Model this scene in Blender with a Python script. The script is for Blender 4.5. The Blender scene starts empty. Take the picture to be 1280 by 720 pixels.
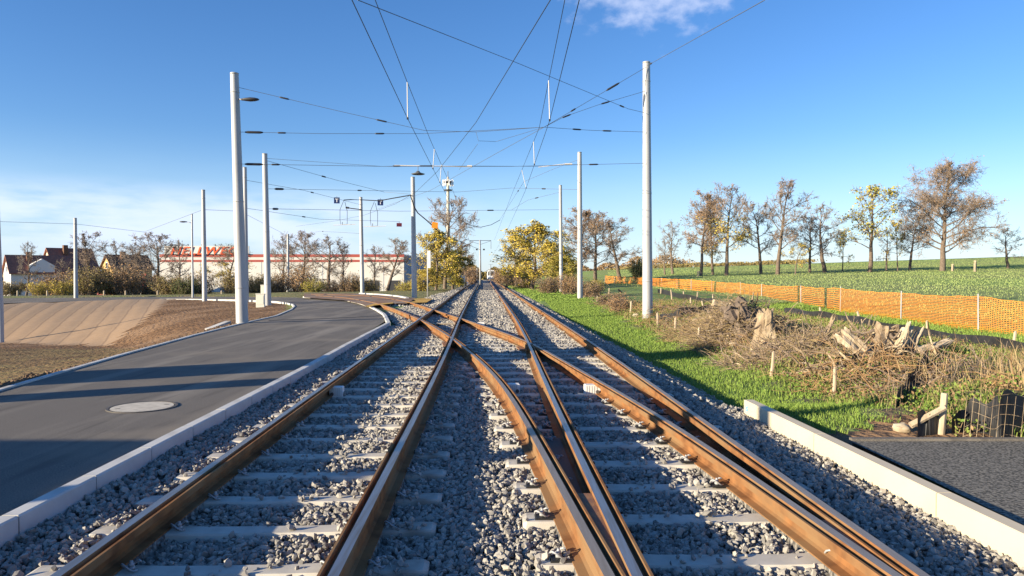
import bpy, bmesh, math, random
import numpy as np
from mathutils import Vector, Matrix, noise
from mathutils.geometry import delaunay_2d_cdt
R = math.radians
rng = np.random.default_rng(7)
random.seed(7)
S = bpy.context.scene
COL = S.collection
# ------------------------------------------------------------------ camera
F = 920.0; CX = 640.0; CY = 360.0; HOR = 344.0; CAMZ = 1.6
PITCH = math.atan((CY - HOR) / F)
cam_d = bpy.data.cameras.new('camera'); cam = bpy.data.objects.new('camera', cam_d); COL.objects.link(cam)
cam.location = (0, 0, CAMZ); cam.rotation_euler = (math.pi/2 - PITCH, 0, 0)
cam_d.sensor_width = 36; cam_d.lens = F/1280*36; cam_d.clip_start = 0.05; cam_d.clip_end = 6000
S.camera = cam
# ------------------------------------------------------------------ light
SUN_EL = 13.5; SUN_A = 28.0      # shadows run SUN_A degrees from +X towards +Y
sd = bpy.data.lights.new('sun', 'SUN'); sd.energy = 5.0; sd.angle = R(0.53); sd.color = (1.0, 0.85, 0.61)
so = bpy.data.objects.new('sun', sd); COL.objects.link(so)
ldir = Vector((math.cos(R(SUN_A))*math.cos(R(SUN_EL)), math.sin(R(SUN_A))*math.cos(R(SUN_EL)), -math.sin(R(SUN_EL))))
so.rotation_euler = ldir.to_track_quat('-Z', 'Y').to_euler()
W = bpy.data.worlds.new('World'); S.world = W; W.use_nodes = True
nt = W.node_tree; nt.nodes.clear()
def wn(t): return nt.nodes.new(t)
sky = wn('ShaderNodeTexSky'); sky.sky_type = 'NISHITA'; sky.sun_disc = False
sky.sun_elevation = R(SUN_EL)
tosun = -ldir
sky.sun_rotation = math.atan2(tosun.x, tosun.y)
sky.air_density = 1.0; sky.dust_density = 0.15; sky.ozone_density = 2.5; sky.altitude = 200
tc = wn('ShaderNodeTexCoord'); sep = wn('ShaderNodeSeparateXYZ'); nt.links.new(tc.outputs['Generated'], sep.inputs[0])
def wmath(op, a, b=None, c=None, clamp=False):
    m = wn('ShaderNodeMath'); m.operation = op; m.use_clamp = clamp
    for i, v in enumerate((a, b, c)):
        if v is None: continue
        if isinstance(v, (int, float)): m.inputs[i].default_value = v
        else: nt.links.new(v, m.inputs[i])
    return m.outputs[0]
def wmap(v, a, b, c, d):
    m = wn('ShaderNodeMapRange'); m.interpolation_type = 'SMOOTHSTEP'; nt.links.new(v, m.inputs[0])
    for i, q in enumerate((a, b, c, d)): m.inputs[i+1].default_value = q
    return m.outputs[0]
az = wmath('ARCTAN2', sep.outputs[0], sep.outputs[1]); el = wmath('ARCSINE', sep.outputs[2])
cmb = wn('ShaderNodeCombineXYZ'); nt.links.new(wmath('MULTIPLY', az, 3.0), cmb.inputs[0]); nt.links.new(wmath('MULTIPLY', el, 13.0), cmb.inputs[1])
nz = wn('ShaderNodeTexNoise'); nz.inputs['Scale'].default_value = 2.2; nz.inputs['Detail'].default_value = 7; nz.inputs['Roughness'].default_value = .55
nt.links.new(cmb.outputs[0], nz.inputs['Vector'])
band = wmath('MULTIPLY', wmap(el, .015, .05, .0, 1), wmap(el, .075, .122, 1, 0))
band = wmath('MULTIPLY', band, wmap(az, -.35, .10, 1, .0))
bandm = wmath('MULTIPLY', band, wmap(nz.outputs[0],   .32, .56, 0, .86))
# haze veil near the horizon all round
veil = wmath('MULTIPLY', wmap(el, .0, .19, .6, 0), wmap(nz.outputs[0], .25, .75, .75, 1.0))
# small puff high right of centre
cmb2 = wn('ShaderNodeCombineXYZ'); nt.links.new(wmath('MULTIPLY', az, 9.0), cmb2.inputs[0]); nt.links.new(wmath('MULTIPLY', el, 13.0), cmb2.inputs[1])
nz2 = wn('ShaderNodeTexNoise'); nz2.inputs['Scale'].default_value = 2.3; nz2.inputs['Detail'].default_value = 8; nz2.inputs['Roughness'].default_value = .55
nt.links.new(cmb2.outputs[0], nz2.inputs['Vector'])
da = wmath('DIVIDE', wmath('SUBTRACT', az, .200), .13); de = wmath('DIVIDE', wmath('SUBTRACT', el, .365), .06)
rr = wmath('SQRT', wmath('ADD', wmath('MULTIPLY', da, da), wmath('MULTIPLY', de, de)))
rr = wmath('ADD', rr, wmath('MULTIPLY', wmath('SUBTRACT', nz2.outputs[0], .5), 2.6))
puff = wmap(rr, .1, 1.0, .62, 0)
hs = wn('ShaderNodeHueSaturation'); hs.inputs['Saturation'].default_value = 1.2; hs.inputs['Value'].default_value = 1.0
nt.links.new(sky.outputs[0], hs.inputs['Color'])
gn = wn('ShaderNodeMix'); gn.data_type = 'RGBA'; gn.blend_type = 'MULTIPLY'; gn.inputs[0].default_value = 1; nt.links.new(hs.outputs[0], gn.inputs[6]); gn.inputs[7].default_value = (.88, .95, 1.2, 1)
def wmix(fac, a, col):
    m = wn('ShaderNodeMix'); m.data_type = 'RGBA'; nt.links.new(fac, m.inputs[0]); nt.links.new(a, m.inputs[6]); m.inputs[7].default_value = (*col, 1); return m.outputs[2]
c1 = wmix(veil, gn.outputs[2], (4.3, 5.6, 7.4))
c2 = wmix(bandm, c1, (4.9, 5.6, 6.9))
c3 = wmix(puff, c2, (4.6, 5.1, 6.6))
bg = wn('ShaderNodeBackground'); bg.inputs['Strength'].default_value = 0.082
nt.links.new(c3, bg.inputs['Color']); wo = wn('ShaderNodeOutputWorld'); nt.links.new(bg.outputs[0], wo.inputs[0])
S.view_settings.view_transform = 'Standard'; S.view_settings.look = 'None'; S.view_settings.gamma = 1; S.view_settings.exposure = 1.1
S.view_settings.use_curve_mapping = False
S.render.engine = 'CYCLES'
S.cycles.max_bounces = 5; S.cycles.diffuse_bounces = 1; S.cycles.glossy_bounces = 2; S.cycles.transparent_max_bounces = 6

# ------------------------------------------------------------------ pixel -> world
cp, sp = math.cos(PITCH), math.sin(PITCH)
def ray(x, y):
    u = (x-CX)/F; v = (CY-y)/F
    return np.array((u, cp + v*sp, -sp + v*cp))     # forward tilted down by PITCH
def G(x, y, z=0.0):
    r = ray(x, y); t = (z-CAMZ)/r[2]; return np.array((r[0]*t, r[1]*t, z))
def P(x, y, d):
    r = ray(x, y); t = d/r[1]; return np.array((r[0]*t, d, CAMZ+r[2]*t))
def Gf(x, y, zf):
    z = -.2
    for _ in range(30):
        p = G(x, y, z); z = .5*z + .5*zf(p[0], p[1])
    p = G(x, y, z); return p
# ------------------------------------------------------------------ object helpers
def tag(o, label=None, cat=None, group=None, kind=None):
    if label: o['label'] = label
    if cat: o['category'] = cat
    if group: o['group'] = group
    if kind: o['kind'] = kind
    return o
def empty(name, loc, label, cat, group=None, rz=0.0):
    o = bpy.data.objects.new(name, None); COL.objects.link(o); o.location = loc; o.rotation_euler = (0, 0, rz)
    o.empty_display_size = .1
    return tag(o, label, cat, group)
def link(name, me, mats=None, parent=None):
    o = bpy.data.objects.new(name, me); COL.objects.link(o)
    if mats is not None:
        for m in (mats if isinstance(mats, (list, tuple)) else [mats]): me.materials.append(m)
    if parent: o.parent = parent
    return o
def np_mesh(name, V, Fs, mi=None, smooth=False):
    """V (n,3); Fs list of (m,k) int arrays"""
    me = bpy.data.meshes.new(name)
    V = np.asarray(V, np.float32)
    me.vertices.add(len(V)); me.vertices.foreach_set('co', V.ravel())
    Fs = [f for f in Fs if len(f)]
    loops = np.concatenate([f.ravel() for f in Fs]).astype(np.int32)
    tot = np.concatenate([np.full(len(f), f.shape[1]) for f in Fs]).astype(np.int32)
    start = np.concatenate([[0], np.cumsum(tot)[:-1]]).astype(np.int32)
    me.loops.add(len(loops)); me.loops.foreach_set('vertex_index', loops)
    me.polygons.add(len(tot)); me.polygons.foreach_set('loop_start', start); me.polygons.foreach_set('loop_total', tot)
    if mi is not None: me.polygons.foreach_set('material_index', np.asarray(mi, np.int32))
    me.polygons.foreach_set('use_smooth', np.full(len(tot), smooth))
    me.update(calc_edges=True); me.validate()
    return me
class MB:
    """collects boxes, tubes and prisms into ONE mesh"""
    def __init__(s): s.v = []; s.f = []; s.m = []; s.cur = 0
    def add(s, vs, fs):
        b = len(s.v); s.v += [tuple(map(float, v)) for v in vs]; s.f += [tuple(b+i for i in f) for f in fs]; s.m += [s.cur]*len(fs); return s
    def box(s, x0, x1, y0, y1, z0, z1, M=None):
        vs = [(x, y, z) for z in (z0, z1) for x, y in ((x0, y0), (x1, y0), (x1, y1), (x0, y1))]
        if M is not None: vs = [tuple(M @ Vector(v)) for v in vs]
        return s.add(vs, [(3, 2, 1, 0), (4, 5, 6, 7), (0, 1, 5, 4), (1, 2, 6, 5), (2, 3, 7, 6), (3, 0, 4, 7)])
    def prism(s, poly, y0, y1, M=None):    # poly in xz, extruded along y
        n = len(poly); vs = [(x, y0, z) for x, z in poly] + [(x, y1, z) for x, z in poly]
        if M is not None: vs = [tuple(M @ Vector(v)) for v in vs]
        fs = [tuple(range(n)), tuple(range(2*n-1, n-1, -1))] + [((i+1) % n, i, n+i, n+(i+1) % n) for i in range(n)]
        return s.add(vs, fs)
    def tube(s, pts, rad, n=8, caps=True):
        pts = [Vector(p) for p in pts]; m = len(pts)
        if isinstance(rad, (int, float)): rad = [rad]*m
        vs = []; up = None
        for i, p in enumerate(pts):
            t = (pts[min(i+1, m-1)] - pts[max(i-1, 0)]).normalized()
            if up is None: up = Vector((0, 0, 1)) if abs(t.z) < .9 else Vector((1, 0, 0))
            a = t.cross(up).normalized(); b = t.cross(a).normalized(); up = -b
            up = b.copy() * -1
            for k in range(n):
                q = 2*math.pi*k/n; vs.append(p + (a*math.cos(q) + b*math.sin(q))*rad[i])
            up = up
        fs = []
        for i in range(m-1):
            for k in range(n):
                fs.append((i*n+k, i*n+(k+1) % n, (i+1)*n+(k+1) % n, (i+1)*n+k))
        if caps: fs += [tuple(range(n-1, -1, -1)), tuple((m-1)*n+k for k in range(n))]
        return s.add(vs, fs)
    def build(s, name, mats, parent=None, smooth=False):
        me = bpy.data.meshes.new(name); me.from_pydata(s.v, [], s.f)
        me.polygons.foreach_set('material_index', s.m)
        me.polygons.foreach_set('use_smooth', [smooth]*len(s.f)); me.update()
        bm = bmesh.new(); bm.from_mesh(me); bmesh.ops.recalc_face_normals(bm, faces=bm.faces); bm.to_mesh(me); bm.free()
        return link(name, me, mats, parent)
def auto_smooth(o, ang=40):
    me = o.data; me.polygons.foreach_set('use_smooth', [True]*len(me.polygons)); me.set_sharp_from_angle(angle=R(ang)); return o
# ------------------------------------------------------------------ materials
def mat(name, base, rough=.8, c2=None, scale=4, detail=6, lo=.35, hi=.65, bump=0, bscale=40, bdist=.01, metal=0, island=None, c3=None, s3=.5, lo3=.45, hi3=.6, coords='Object', spec=.4, stretch=None, bnode='NOISE', trans=0):
    m = bpy.data.materials.new(name); m.use_nodes = True; t = m.node_tree; n = t.nodes; L = t.links
    b = n['Principled BSDF']; b.inputs['Roughness'].default_value = rough; b.inputs['Metallic'].default_value = metal
    b.inputs['Specular IOR Level'].default_value = spec
    tcn = n.new('ShaderNodeTexCoord'); vec = tcn.outputs[coords]
    if stretch:
        mp = n.new('ShaderNodeMapping'); mp.inputs['Scale'].default_value = stretch; L.new(vec, mp.inputs[0]); vec = mp.outputs[0]
    def noise_fac(sc, lo, hi, det=detail):
        q = n.new('ShaderNodeTexNoise'); q.inputs['Scale'].default_value = sc; q.inputs['Detail'].default_value = det; L.new(vec, q.inputs['Vector'])
        r = n.new('ShaderNodeMapRange'); L.new(q.outputs[0], r.inputs[0]); r.inputs[1].default_value = lo; r.inputs[2].default_value = hi; return r.outputs[0]
    def mix(f, a, c):
        x = n.new('ShaderNodeMix'); x.data_type = 'RGBA'; L.new(f, x.inputs[0])
        if isinstance(a, tuple): x.inputs[6].default_value = (*a, 1)
        else: L.new(a, x.inputs[6])
        if isinstance(c, tuple): x.inputs[7].default_value = (*c, 1)
        else: L.new(c, x.inputs[7])
        return x.outputs[2]
    col = base
    if c2: col = mix(noise_fac(scale, lo, hi), base, c2)
    if island:
        g = n.new('ShaderNodeNewGeometry')
        col = mix(g.outputs['Random Per Island'], col, island)
    if c3: col = mix(noise_fac(s3, lo3, hi3, 4), col, c3)
    if isinstance(col, tuple): b.inputs['Base Color'].default_value = (*col, 1)
    else: L.new(col, b.inputs['Base Color'])
    if bump:
        if bnode == 'VORONOI':
            q = n.new('ShaderNodeTexVoronoi'); q.inputs['Scale'].default_value = bscale
        else:
            q = n.new('ShaderNodeTexNoise'); q.inputs['Scale'].default_value = bscale; q.inputs['Detail'].default_value = 5
        L.new(vec, q.inputs['Vector'])
        bp = n.new('ShaderNodeBump'); bp.inputs['Strength'].default_value = bump; bp.inputs['Distance'].default_value = bdist
        L.new(q.outputs[0], bp.inputs['Height']); L.new(bp.outputs[0], b.inputs['Normal'])
    return m
M = {}
M['rust'] = mat('rail_rust', (.31, .145, .058), .92, (.17, .08, .036), 6, c3=(.25, .15, .075), spec=.12, s3=1.3, bump=.25, bscale=60, bdist=.003)
M['railtop'] = mat('rail_running_surface', (.34, .33, .33), .32, (.26, .20, .15), 3, metal=.75, lo=.4, hi=.7, stretch=(12, .6, 1))
M['railtop2'] = mat('rail_dull_running_surface', (.30, .24, .18), .45, (.36, .30, .24), 4, metal=.4, stretch=(12, .6, 1))
M['wedge'] = mat('rusty_filler', (.20, .095, .06), .8, (.30, .15, .07), 8, bump=.6, bscale=60, bdist=.006)
M['conc'] = mat('sleeper_concrete', (.60, .56, .48), .85, (.46, .43, .37), 5, bump=.15, bscale=120, bdist=.003, c3=(.30, .25, .20), s3=2.5, lo3=.55, hi3=.75)
M['kerbw'] = mat('kerb_concrete', (.62, .61, .58), .85, (.50, .49, .47), 3, bump=.1, bscale=150, bdist=.002, c3=(.36, .33, .28), s3=2.6, lo3=.52, hi3=.8)
M['wallc'] = mat('cream_concrete', (.66, .56, .40), .8, (.58, .50, .37), 2, bump=.06, bscale=120, bdist=.002, c3=(.48, .42, .33), s3=1.6, lo3=.6, hi3=.85)
M['stone'] = mat('ballast_stone', (.20, .19, .175), .85, None, island=(.43, .40, .35), bump=.3, bscale=60, bdist=.004)
M['bed'] = mat('ballast_bed', (.12, .115, .11), .95, (.38, .35, .30), 22, lo=.42, hi=.62, bump=1.0, bscale=24, bdist=.05, bnode='VORONOI', coords='Object')
def asphalt():
    m = bpy.data.materials.new('asphalt'); m.use_nodes = True; t = m.node_tree; n = t.nodes; L = t.links; b = n['Principled BSDF']; b.inputs['Roughness'].default_value = .93; b.inputs['Specular IOR Level'].default_value = .2
    tc = n.new('ShaderNodeTexCoord'); mp = n.new('ShaderNodeMapping'); L.new(tc.outputs['Object'], mp.inputs[0]); mp.inputs['Rotation'].default_value = (0, 0, R(-48)); mp.inputs['Scale'].default_value = (1, .07, 1)
    def nf(vec, sc, lo, hi, det=6, rough=.5):
        q = n.new('ShaderNodeTexNoise'); q.inputs['Scale'].default_value = sc; q.inputs['Detail'].default_value = det; q.inputs['Roughness'].default_value = rough; L.new(vec, q.inputs['Vector'])
        r = n.new('ShaderNodeMapRange'); L.new(q.outputs[0], r.inputs[0]); r.inputs[1].default_value = lo; r.inputs[2].default_value = hi; return r.outputs[0]
    def mx(f, a, c):
        x = n.new('ShaderNodeMix'); x.data_type = 'RGBA'; L.new(f, x.inputs[0])
        if isinstance(a, tuple): x.inputs[6].default_value = (*a, 1)
        else: L.new(a, x.inputs[6])
        x.inputs[7].default_value = (*c, 1); return x.outputs[2]
    c = mx(nf(tc.outputs['Object'], 75, .40, .60, 3, .7), (.205, .182, .155), (.115, .104, .092))
    c = mx(nf(mp.outputs[0], 1.6, .48, .72), c, (.27, .24, .20))
    c = mx(nf(mp.outputs[0], 4.5, .56, .70), c, (.12, .108, .095))
    c = mx(nf(tc.outputs['Object'], .45, .52, .72), c, (.25, .215, .17))
    c = mx(nf(tc.outputs['Object'], 28, .70, .76, 4), c, (.34, .28, .20))
    L.new(c, b.inputs['Base Color'])
    q = n.new('ShaderNodeTexNoise'); q.inputs['Scale'].default_value = 90; q.inputs['Detail'].default_value = 4; L.new(tc.outputs['Object'], q.inputs[0]); bp = n.new('ShaderNodeBump'); bp.inputs['Strength'].default_value = .5; bp.inputs['Distance'].default_value = .005; L.new(q.outputs[0], bp.inputs['Height']); L.new(bp.outputs[0], b.inputs['Normal']); return m
M['asph'] = asphalt()
M['asph2'] = mat('coarse_asphalt', (.26, .24, .20), .95, (.07, .068, .062), 42, lo=.42, hi=.6, bump=.7, bscale=70, bdist=.008, spec=.1)
M['galv'] = mat('galvanised_steel', (.46, .46, .46), .55, (.38, .385, .39), 3, metal=.15, stretch=(1, 1, .2))
M['darkm'] = mat('dark_metal', (.04, .04, .045), .5)
M['wire'] = mat('copper_wire', (.035, .045, .05), .6)
M['spanw'] = mat('steel_wire', (.10, .11, .12), .6)
M['black'] = mat('black_rubber', (.012, .012, .013), .6)
M['whitep'] = mat('white_paint', (.75, .76, .78), .5)
M['frp'] = mat('fibreglass_rod', (.60, .58, .55), .6)
M['boxm'] = mat('galvanised_box', (.80, .79, .77), .55, (.70, .69, .67), 14)
M['creamb'] = mat('cream_cabinet', (.74, .71, .60), .5)
M['wood'] = mat('pale_wood', (.54, .44, .32), .85, (.36, .28, .18), 9, stretch=(1, 1, .25), bump=.6, bscale=40, bdist=.01)
M['woodg'] = mat('weathered_wood', (.34, .26, .17), .9, (.16, .11, .07), 5, c3=(.48, .38, .25), s3=3.2, lo3=.5, hi3=.62, bump=1.0, bscale=26, bdist=.03, stretch=(1, 1, .35))
M['bark'] = mat('bark', (.20, .155, .12), .95, (.12, .09, .07), 4, bump=.4, bscale=12, bdist=.03)
M['twig'] = mat('twig', (.34, .26, .20), .9, island=(.20, .145, .11))
M['twigp'] = mat('pale_twig', (.34, .28, .23), .9, island=(.22, .175, .145))
M['soil'] = mat('soil', (.245, .145, .080), .95, (.15, .09, .05), 2.2, bump=1.0, bscale=6, bdist=.16, c3=(.29, .185, .11), s3=.3, lo3=.45, hi3=.65, spec=.1)
M['mossy'] = mat('sparse_mossy_soil', (.22, .14, .075), .95, (.24, .185, .085), 1.1, bump=1.0, bscale=7, bdist=.15, c3=(.15, .10, .055), s3=.5, spec=.1)
M['field'] = mat('field_grass', (.25, .34, .10), .95, (.21, .29, .085), .35, c3=(.24, .27, .11), s3=.05, lo3=.4, hi3=.6, bump=.5, bscale=5, bdist=.08, spec=.1)
M['orange'] = mat('orange_net', (.72, .25, .03), .7)
M['silt'] = mat('black_sheet', (.018, .018, .02), .55, (.035, .035, .037), 6)
M['red'] = mat('red_paint', (.36, .07, .055), .6)
M['redsign'] = mat('orange_red_lettering', (.78, .10, .02), .6)
M['wallw'] = mat('white_cladding', (.66, .64, .60), .7, (.58, .56, .53), .3)
M['walls'] = mat('grey_cladding', (.26, .30, .38), .7)
M['rooft'] = mat('dark_roof_tiles', (.24, .10, .07), .85, (.34, .14, .09), 2)
M['roofo'] = mat('brown_roof_tiles', (.17, .09, .05), .85, (.12, .06, .035), 2)
M['cream'] = mat('cream_render', (.66, .56, .42), .8)
M['housew'] = mat('white_render', (.68, .67, .66), .8)
M['ochre'] = mat('ochre_render', (.62, .40, .16), .8)
M['glass'] = mat('window_glass', (.03, .04, .05), .1, spec=.6)
M['yellow'] = mat('yellow_tactile_paving', (.62, .36, .05), .85, (.55, .32, .06), 5)
M['pave'] = mat('rusty_brown_paving', (.30, .16, .085), .95, (.22, .11, .06), 1.5, c3=(.26, .20, .15), s3=.8, bump=.3, bscale=12, bdist=.03)
M['blue'] = mat('dark_blue_plate', (.01, .03, .12), .5)
M['signo'] = mat('orange_plate', (.85, .30, .02), .5)
M['signr'] = mat('dark_red_plate', (.12, .015, .03), .5)
M['tramw'] = mat('tram_white', (.75, .77, .8), .3)
M['tramb'] = mat('tram_blue', (.08, .12, .22), .3)
M['manhole'] = mat('manhole_concrete', (.62, .56, .46), .9, (.48, .43, .35), 9, bump=.5, bscale=50, bdist=.004)
M['iron'] = mat('cast_iron', (.10, .09, .08), .7, bump=.5, bscale=60, bdist=.005)
def leafmat(name, a, b): 
    m = mat(name, a, .7, island=b, spec=.2); return m
M['l_yel'] = leafmat('yellow_leaves', (.66, .48, .07), (.42, .36, .08))
M['l_ygr'] = leafmat('yellow_green_leaves', (.24, .26, .05), (.50, .38, .07))
M['l_brn'] = leafmat('russet_leaves', (.42, .25, .12), (.28, .18, .09))
M['l_olv'] = leafmat('olive_leaves', (.18, .16, .06), (.32, .23, .09))
M['l_grn'] = leafmat('dull_green_leaves', (.07, .10, .03), (.13, .13, .045))
M['l_tan'] = leafmat('dry_tan_leaves', (.33, .22, .11), (.20, .13, .07))
M['g_blade'] = leafmat('grass_blades', (.12, .21, .035), (.25, .34, .07))
M['g_field'] = leafmat('crop_blades', (.25, .33, .10), (.36, .42, .16))
M['g_dry'] = leafmat('dry_stems', (.42, .32, .16), (.24, .17, .10))
M['g_weed'] = leafmat('weed_leaves', (.10, .19, .03), (.24, .28, .07))

# jute mat: rolls laid side by side down the slope, seams show as thin ridges
def jute():
    m = bpy.data.materials.new('jute_mat'); m.use_nodes = True; t = m.node_tree; n = t.nodes; L = t.links; b = n['Principled BSDF']; b.inputs['Roughness'].default_value = .95
    tc = n.new('ShaderNodeTexCoord'); mp = n.new('ShaderNodeMapping'); L.new(tc.outputs['Object'], mp.inputs[0]); mp.inputs['Rotation'].default_value = (0, 0, R(-24))
    w = n.new('ShaderNodeTexWave'); w.bands_direction = 'X'; w.inputs['Scale'].default_value = .27; w.inputs['Distortion'].default_value = .9; w.inputs['Detail'].default_value = 3; w.inputs['Detail Scale'].default_value = .8
    L.new(mp.outputs[0], w.inputs[0])
    r = n.new('ShaderNodeMapRange'); L.new(w.outputs[1], r.inputs[0]); r.inputs[1].default_value = .0; r.inputs[2].default_value = .035; r.inputs[3].default_value = 1; r.inputs[4].default_value = 0
    q = n.new('ShaderNodeTexNoise'); q.inputs['Scale'].default_value = 3.5; q.inputs['Detail'].default_value = 9; q.inputs['Roughness'].default_value = .7; L.new(tc.outputs['Object'], q.inputs[0])
    a = n.new('ShaderNodeMix'); a.data_type = 'RGBA'; L.new(q.outputs[0], a.inputs[0]); a.inputs[6].default_value = (.25, .155, .085, 1); a.inputs[7].default_value = (.46, .31, .18, 1)
    c = n.new('ShaderNodeMix'); c.data_type = 'RGBA'; L.new(r.outputs[0], c.inputs[0]); L.new(a.outputs[2], c.inputs[6]); c.inputs[7].default_value = (.24, .155, .09, 1)
    L.new(c.outputs[2], b.inputs['Base Color'])
    bp = n.new('ShaderNodeBump'); bp.inputs['Distance'].default_value = .025; bp.inputs['Strength'].default_value = .6; L.new(w.outputs[1], bp.inputs['Height']); L.new(bp.outputs[0], b.inputs['Normal'])
    return m
M['jute'] = jute()

# ------------------------------------------------------------------ terrain height
def ss(x): x = np.clip(x, 0, 1); return x*x*(3-2*x)
Ax = lambda Y: -2.32 - .040*np.asarray(Y)
def Dx(Y): return 2.16 - .036*np.maximum(np.asarray(Y)-12, 0)
def zroad(X, Y):
    return -.12 - .45*ss((-np.asarray(X)-12)/25)
colx = np.array([-2500, -400, -100, 0, 100, 150, 200, 240, 300, 345, 362])
col_n = np.array([1215, 604, 517, 488, 459, 444.5, 431, 420, 405, 395, 388])
col_t = np.array([445, 430, 428, 428, 432, 434, 424, 414, 400, 391, 386])
col_p = np.array([400, 386, 382, 379.5, 376.5, 375, 374, 374, 375, 377, 381])
z_n = -.16*np.ones(11)
z_t = np.array([-2.2, -2.2, -2.2, -2.1, -1.8, -1.5, -.9, -.6, -.35, -.25, -.2])
z_p = np.array([-.62, -.62, -.60, -.58, -.54, -.50, -.46, -.42, -.32, -.22, -.18])
DROP = 1/F
def dist_of(y, z): return (CAMZ-z)*F/(y-HOR)
dn = dist_of(col_n, z_n); dt = dist_of(col_t, z_t); dp = dist_of(col_p, z_p)
dt = np.maximum(dt, dn+.6); dp = np.maximum(dp, dt+.6)
ca = (colx-CX)/F
def zt(X, Y):
    X = np.asarray(X, float); Y = np.asarray(Y, float)
    ax = Ax(Y); dx = Dx(Y)
    # right side
    xr = dx+1.05
    s = np.clip((Y-25)/165, 0, 1)**1.2
    zr = -.44 + .27*ss((X-xr-2)/8) + .30*ss((Y-18)/35) + s*(2.0+.033*np.clip(X, 0, 140))*ss((X-xr-6)/22)
    # left side
    Yp = np.maximum(Y, .5); a = np.clip(X/Yp, ca[0], .5)
    an = np.interp(a, ca, dn); at = np.interp(a, ca, dt); ap = np.interp(a, ca, dp)
    zn = -.16; ztt = np.interp(a, ca, z_t); zp = np.interp(a, ca, z_p)
    h1 = zn + (ztt-zn)*np.clip((Y-an)/(at-an), 0, 1)**.85
    h2 = ztt + (zp-ztt)*ss((Y-at)/(ap-at))*.35 + (zp-ztt)*np.clip((Y-at)/(ap-at), 0, 1)*.65
    zi = np.where(Y < an, -.20, np.where(Y < at, h1, np.where(Y < ap, h2, zp)))
    zl = np.where(X/Yp < ca[-1], zi, -.18)
    far = ss((Y-74)/55)
    zl = zl - 1.9*far*ss((ax-2-X)/18)
    # corridor
    zc = -.36
    wl = ss((ax-1.0-X)/.6); wr = ss((X-dx-.75)/.45)
    z = zc*(1-wl)*(1-wr) + zl*wl + zr*wr
    # soil behind the retaining wall / under the pad
    nearpad = ss((X-3.3)/.3)*(1-ss((Y-9.3)/2.5))
    z = z*(1-nearpad) + (-.19)*nearpad*1.0
    # brush mounds
    def mound(cx, cy, sx, sy, h): return h*np.exp(-(((X-cx)/sx)**2+((Y-cy)/sy)**2)**1.5)
    z = z + mound(8.4, 9.6, 2.8, 1.5, .42) + mound(7.6, 14.6, 2.2, 3.2, .45) + mound(7.3, 21, 1.8, 4.5, .45) + mound(7, 31, 1.6, 6, .5)
    return z
def zt1(x, y): return float(zt(x, y))
def on_ground(x, y): return Gf(x, y, zt1)

def inside(poly, X, Y):
    X = np.asarray(X); Y = np.asarray(Y); r = np.zeros(X.shape, bool); n = len(poly)
    for i in range(n):
        x1, y1 = poly[i][:2]; x2, y2 = poly[(i+1) % n][:2]
        c = ((y1 > Y) != (y2 > Y)); 
        with np.errstate(divide='ignore', invalid='ignore'):
            xi = (x2-x1)*(Y-y1)/(y2-y1+1e-12)+x1
        r ^= c & (X < xi)
    return r
def sheet(name, poly, zf, step, mt, dz=0.0):
    poly = [(float(p[0]), float(p[1])) for p in poly]
    xs = [p[0] for p in poly]; ys = [p[1] for p in poly]
    gx, gy = np.meshgrid(np.arange(min(xs)+step/2, max(xs), step), np.arange(min(ys)+step/2, max(ys), step))
    k = inside(poly, gx, gy); pts = list(zip(gx[k], gy[k]))
    vs = [Vector(p) for p in poly] + [Vector((float(a), float(b))) for a, b in pts]
    n = len(poly)
    out = delaunay_2d_cdt(vs, [], [list(range(n))], 1, 1e-4)
    V = np.array([(v.x, v.y) for v in out[0]]); Z = np.array(zf(V[:, 0], V[:, 1]))+dz
    if Z.ndim == 0: Z = np.full(len(V), float(Z))
    T = np.array([f for f in out[2] if len(f) == 3])
    me = np_mesh(name, np.column_stack([V, Z]), [T]); 
    bm = bmesh.new(); bm.from_mesh(me); bmesh.ops.recalc_face_normals(bm, faces=bm.faces)
    if sum(f.normal.z for f in bm.faces) < 0: bmesh.ops.reverse_faces(bm, faces=bm.faces)
    bm.to_mesh(me); bm.free()
    me.polygons.foreach_set('use_smooth', [True]*len(me.polygons))
    return tag(link(name, me, mt), kind='structure')

# ------------------------------------------------------------------ road polygon
zr1 = lambda x, y: float(zroad(x, y))
kerb_px = [(0, 645), (120, 586), (235, 529), (300, 497), (370, 462), (430, 430), (483, 403)]
kerb_w = [G(x, y, -.06) for x, y in kerb_px]
d0 = kerb_w[1]-kerb_w[0]; kerb_w = [kerb_w[0]-d0/np.linalg.norm(d0)*(k) for k in (8.0, 4.0)] + kerb_w
for i in (0, 1): kerb_w[i][0] = kerb_w[2][0]+.015*(2-i)
far_px = [(484, 400), (479, 394.5), (470, 388.5), (460, 383.5), (446, 379), (430, 375.8), (405, 373.3), (370, 371.8), (300, 370.8)]
far_w = [Gf(x, y, zr1) for x, y in far_px] + [Gf(x, y, zr1) for x, y in ((240, 370.6), (120, 371.6), (0, 372.8), (-200, 374.6), (-700, 378))]
isl_far = [Gf(x, y, zr1) for x, y in ((-700, 392), (-400, 386), (-100, 382), (0, 379.5), (100, 376.5), (150, 375), (200, 374), (240, 374), (300, 375), (345, 377))]
tip = [Gf(x, y, zr1) for x, y in ((358, 378.6), (366, 380.5), (368, 383), (364, 387))]
isl_near = [Gf(x, y, zr1) for x, y in ((345, 395), (300, 405), (240, 420), (200, 431), (150, 444.5), (100, 459), (0, 488), (-100, 517), (-400, 604), (-2500, 1215))]
road_poly = [tuple(p[:2]) for p in kerb_w[:-1]] + [tuple(p[:2]) for p in far_w] + [tuple(p[:2]) for p in isl_far+tip+isl_near] + [(-12, -8)]
road_poly[0] = (road_poly[0][0], -8)
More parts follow.
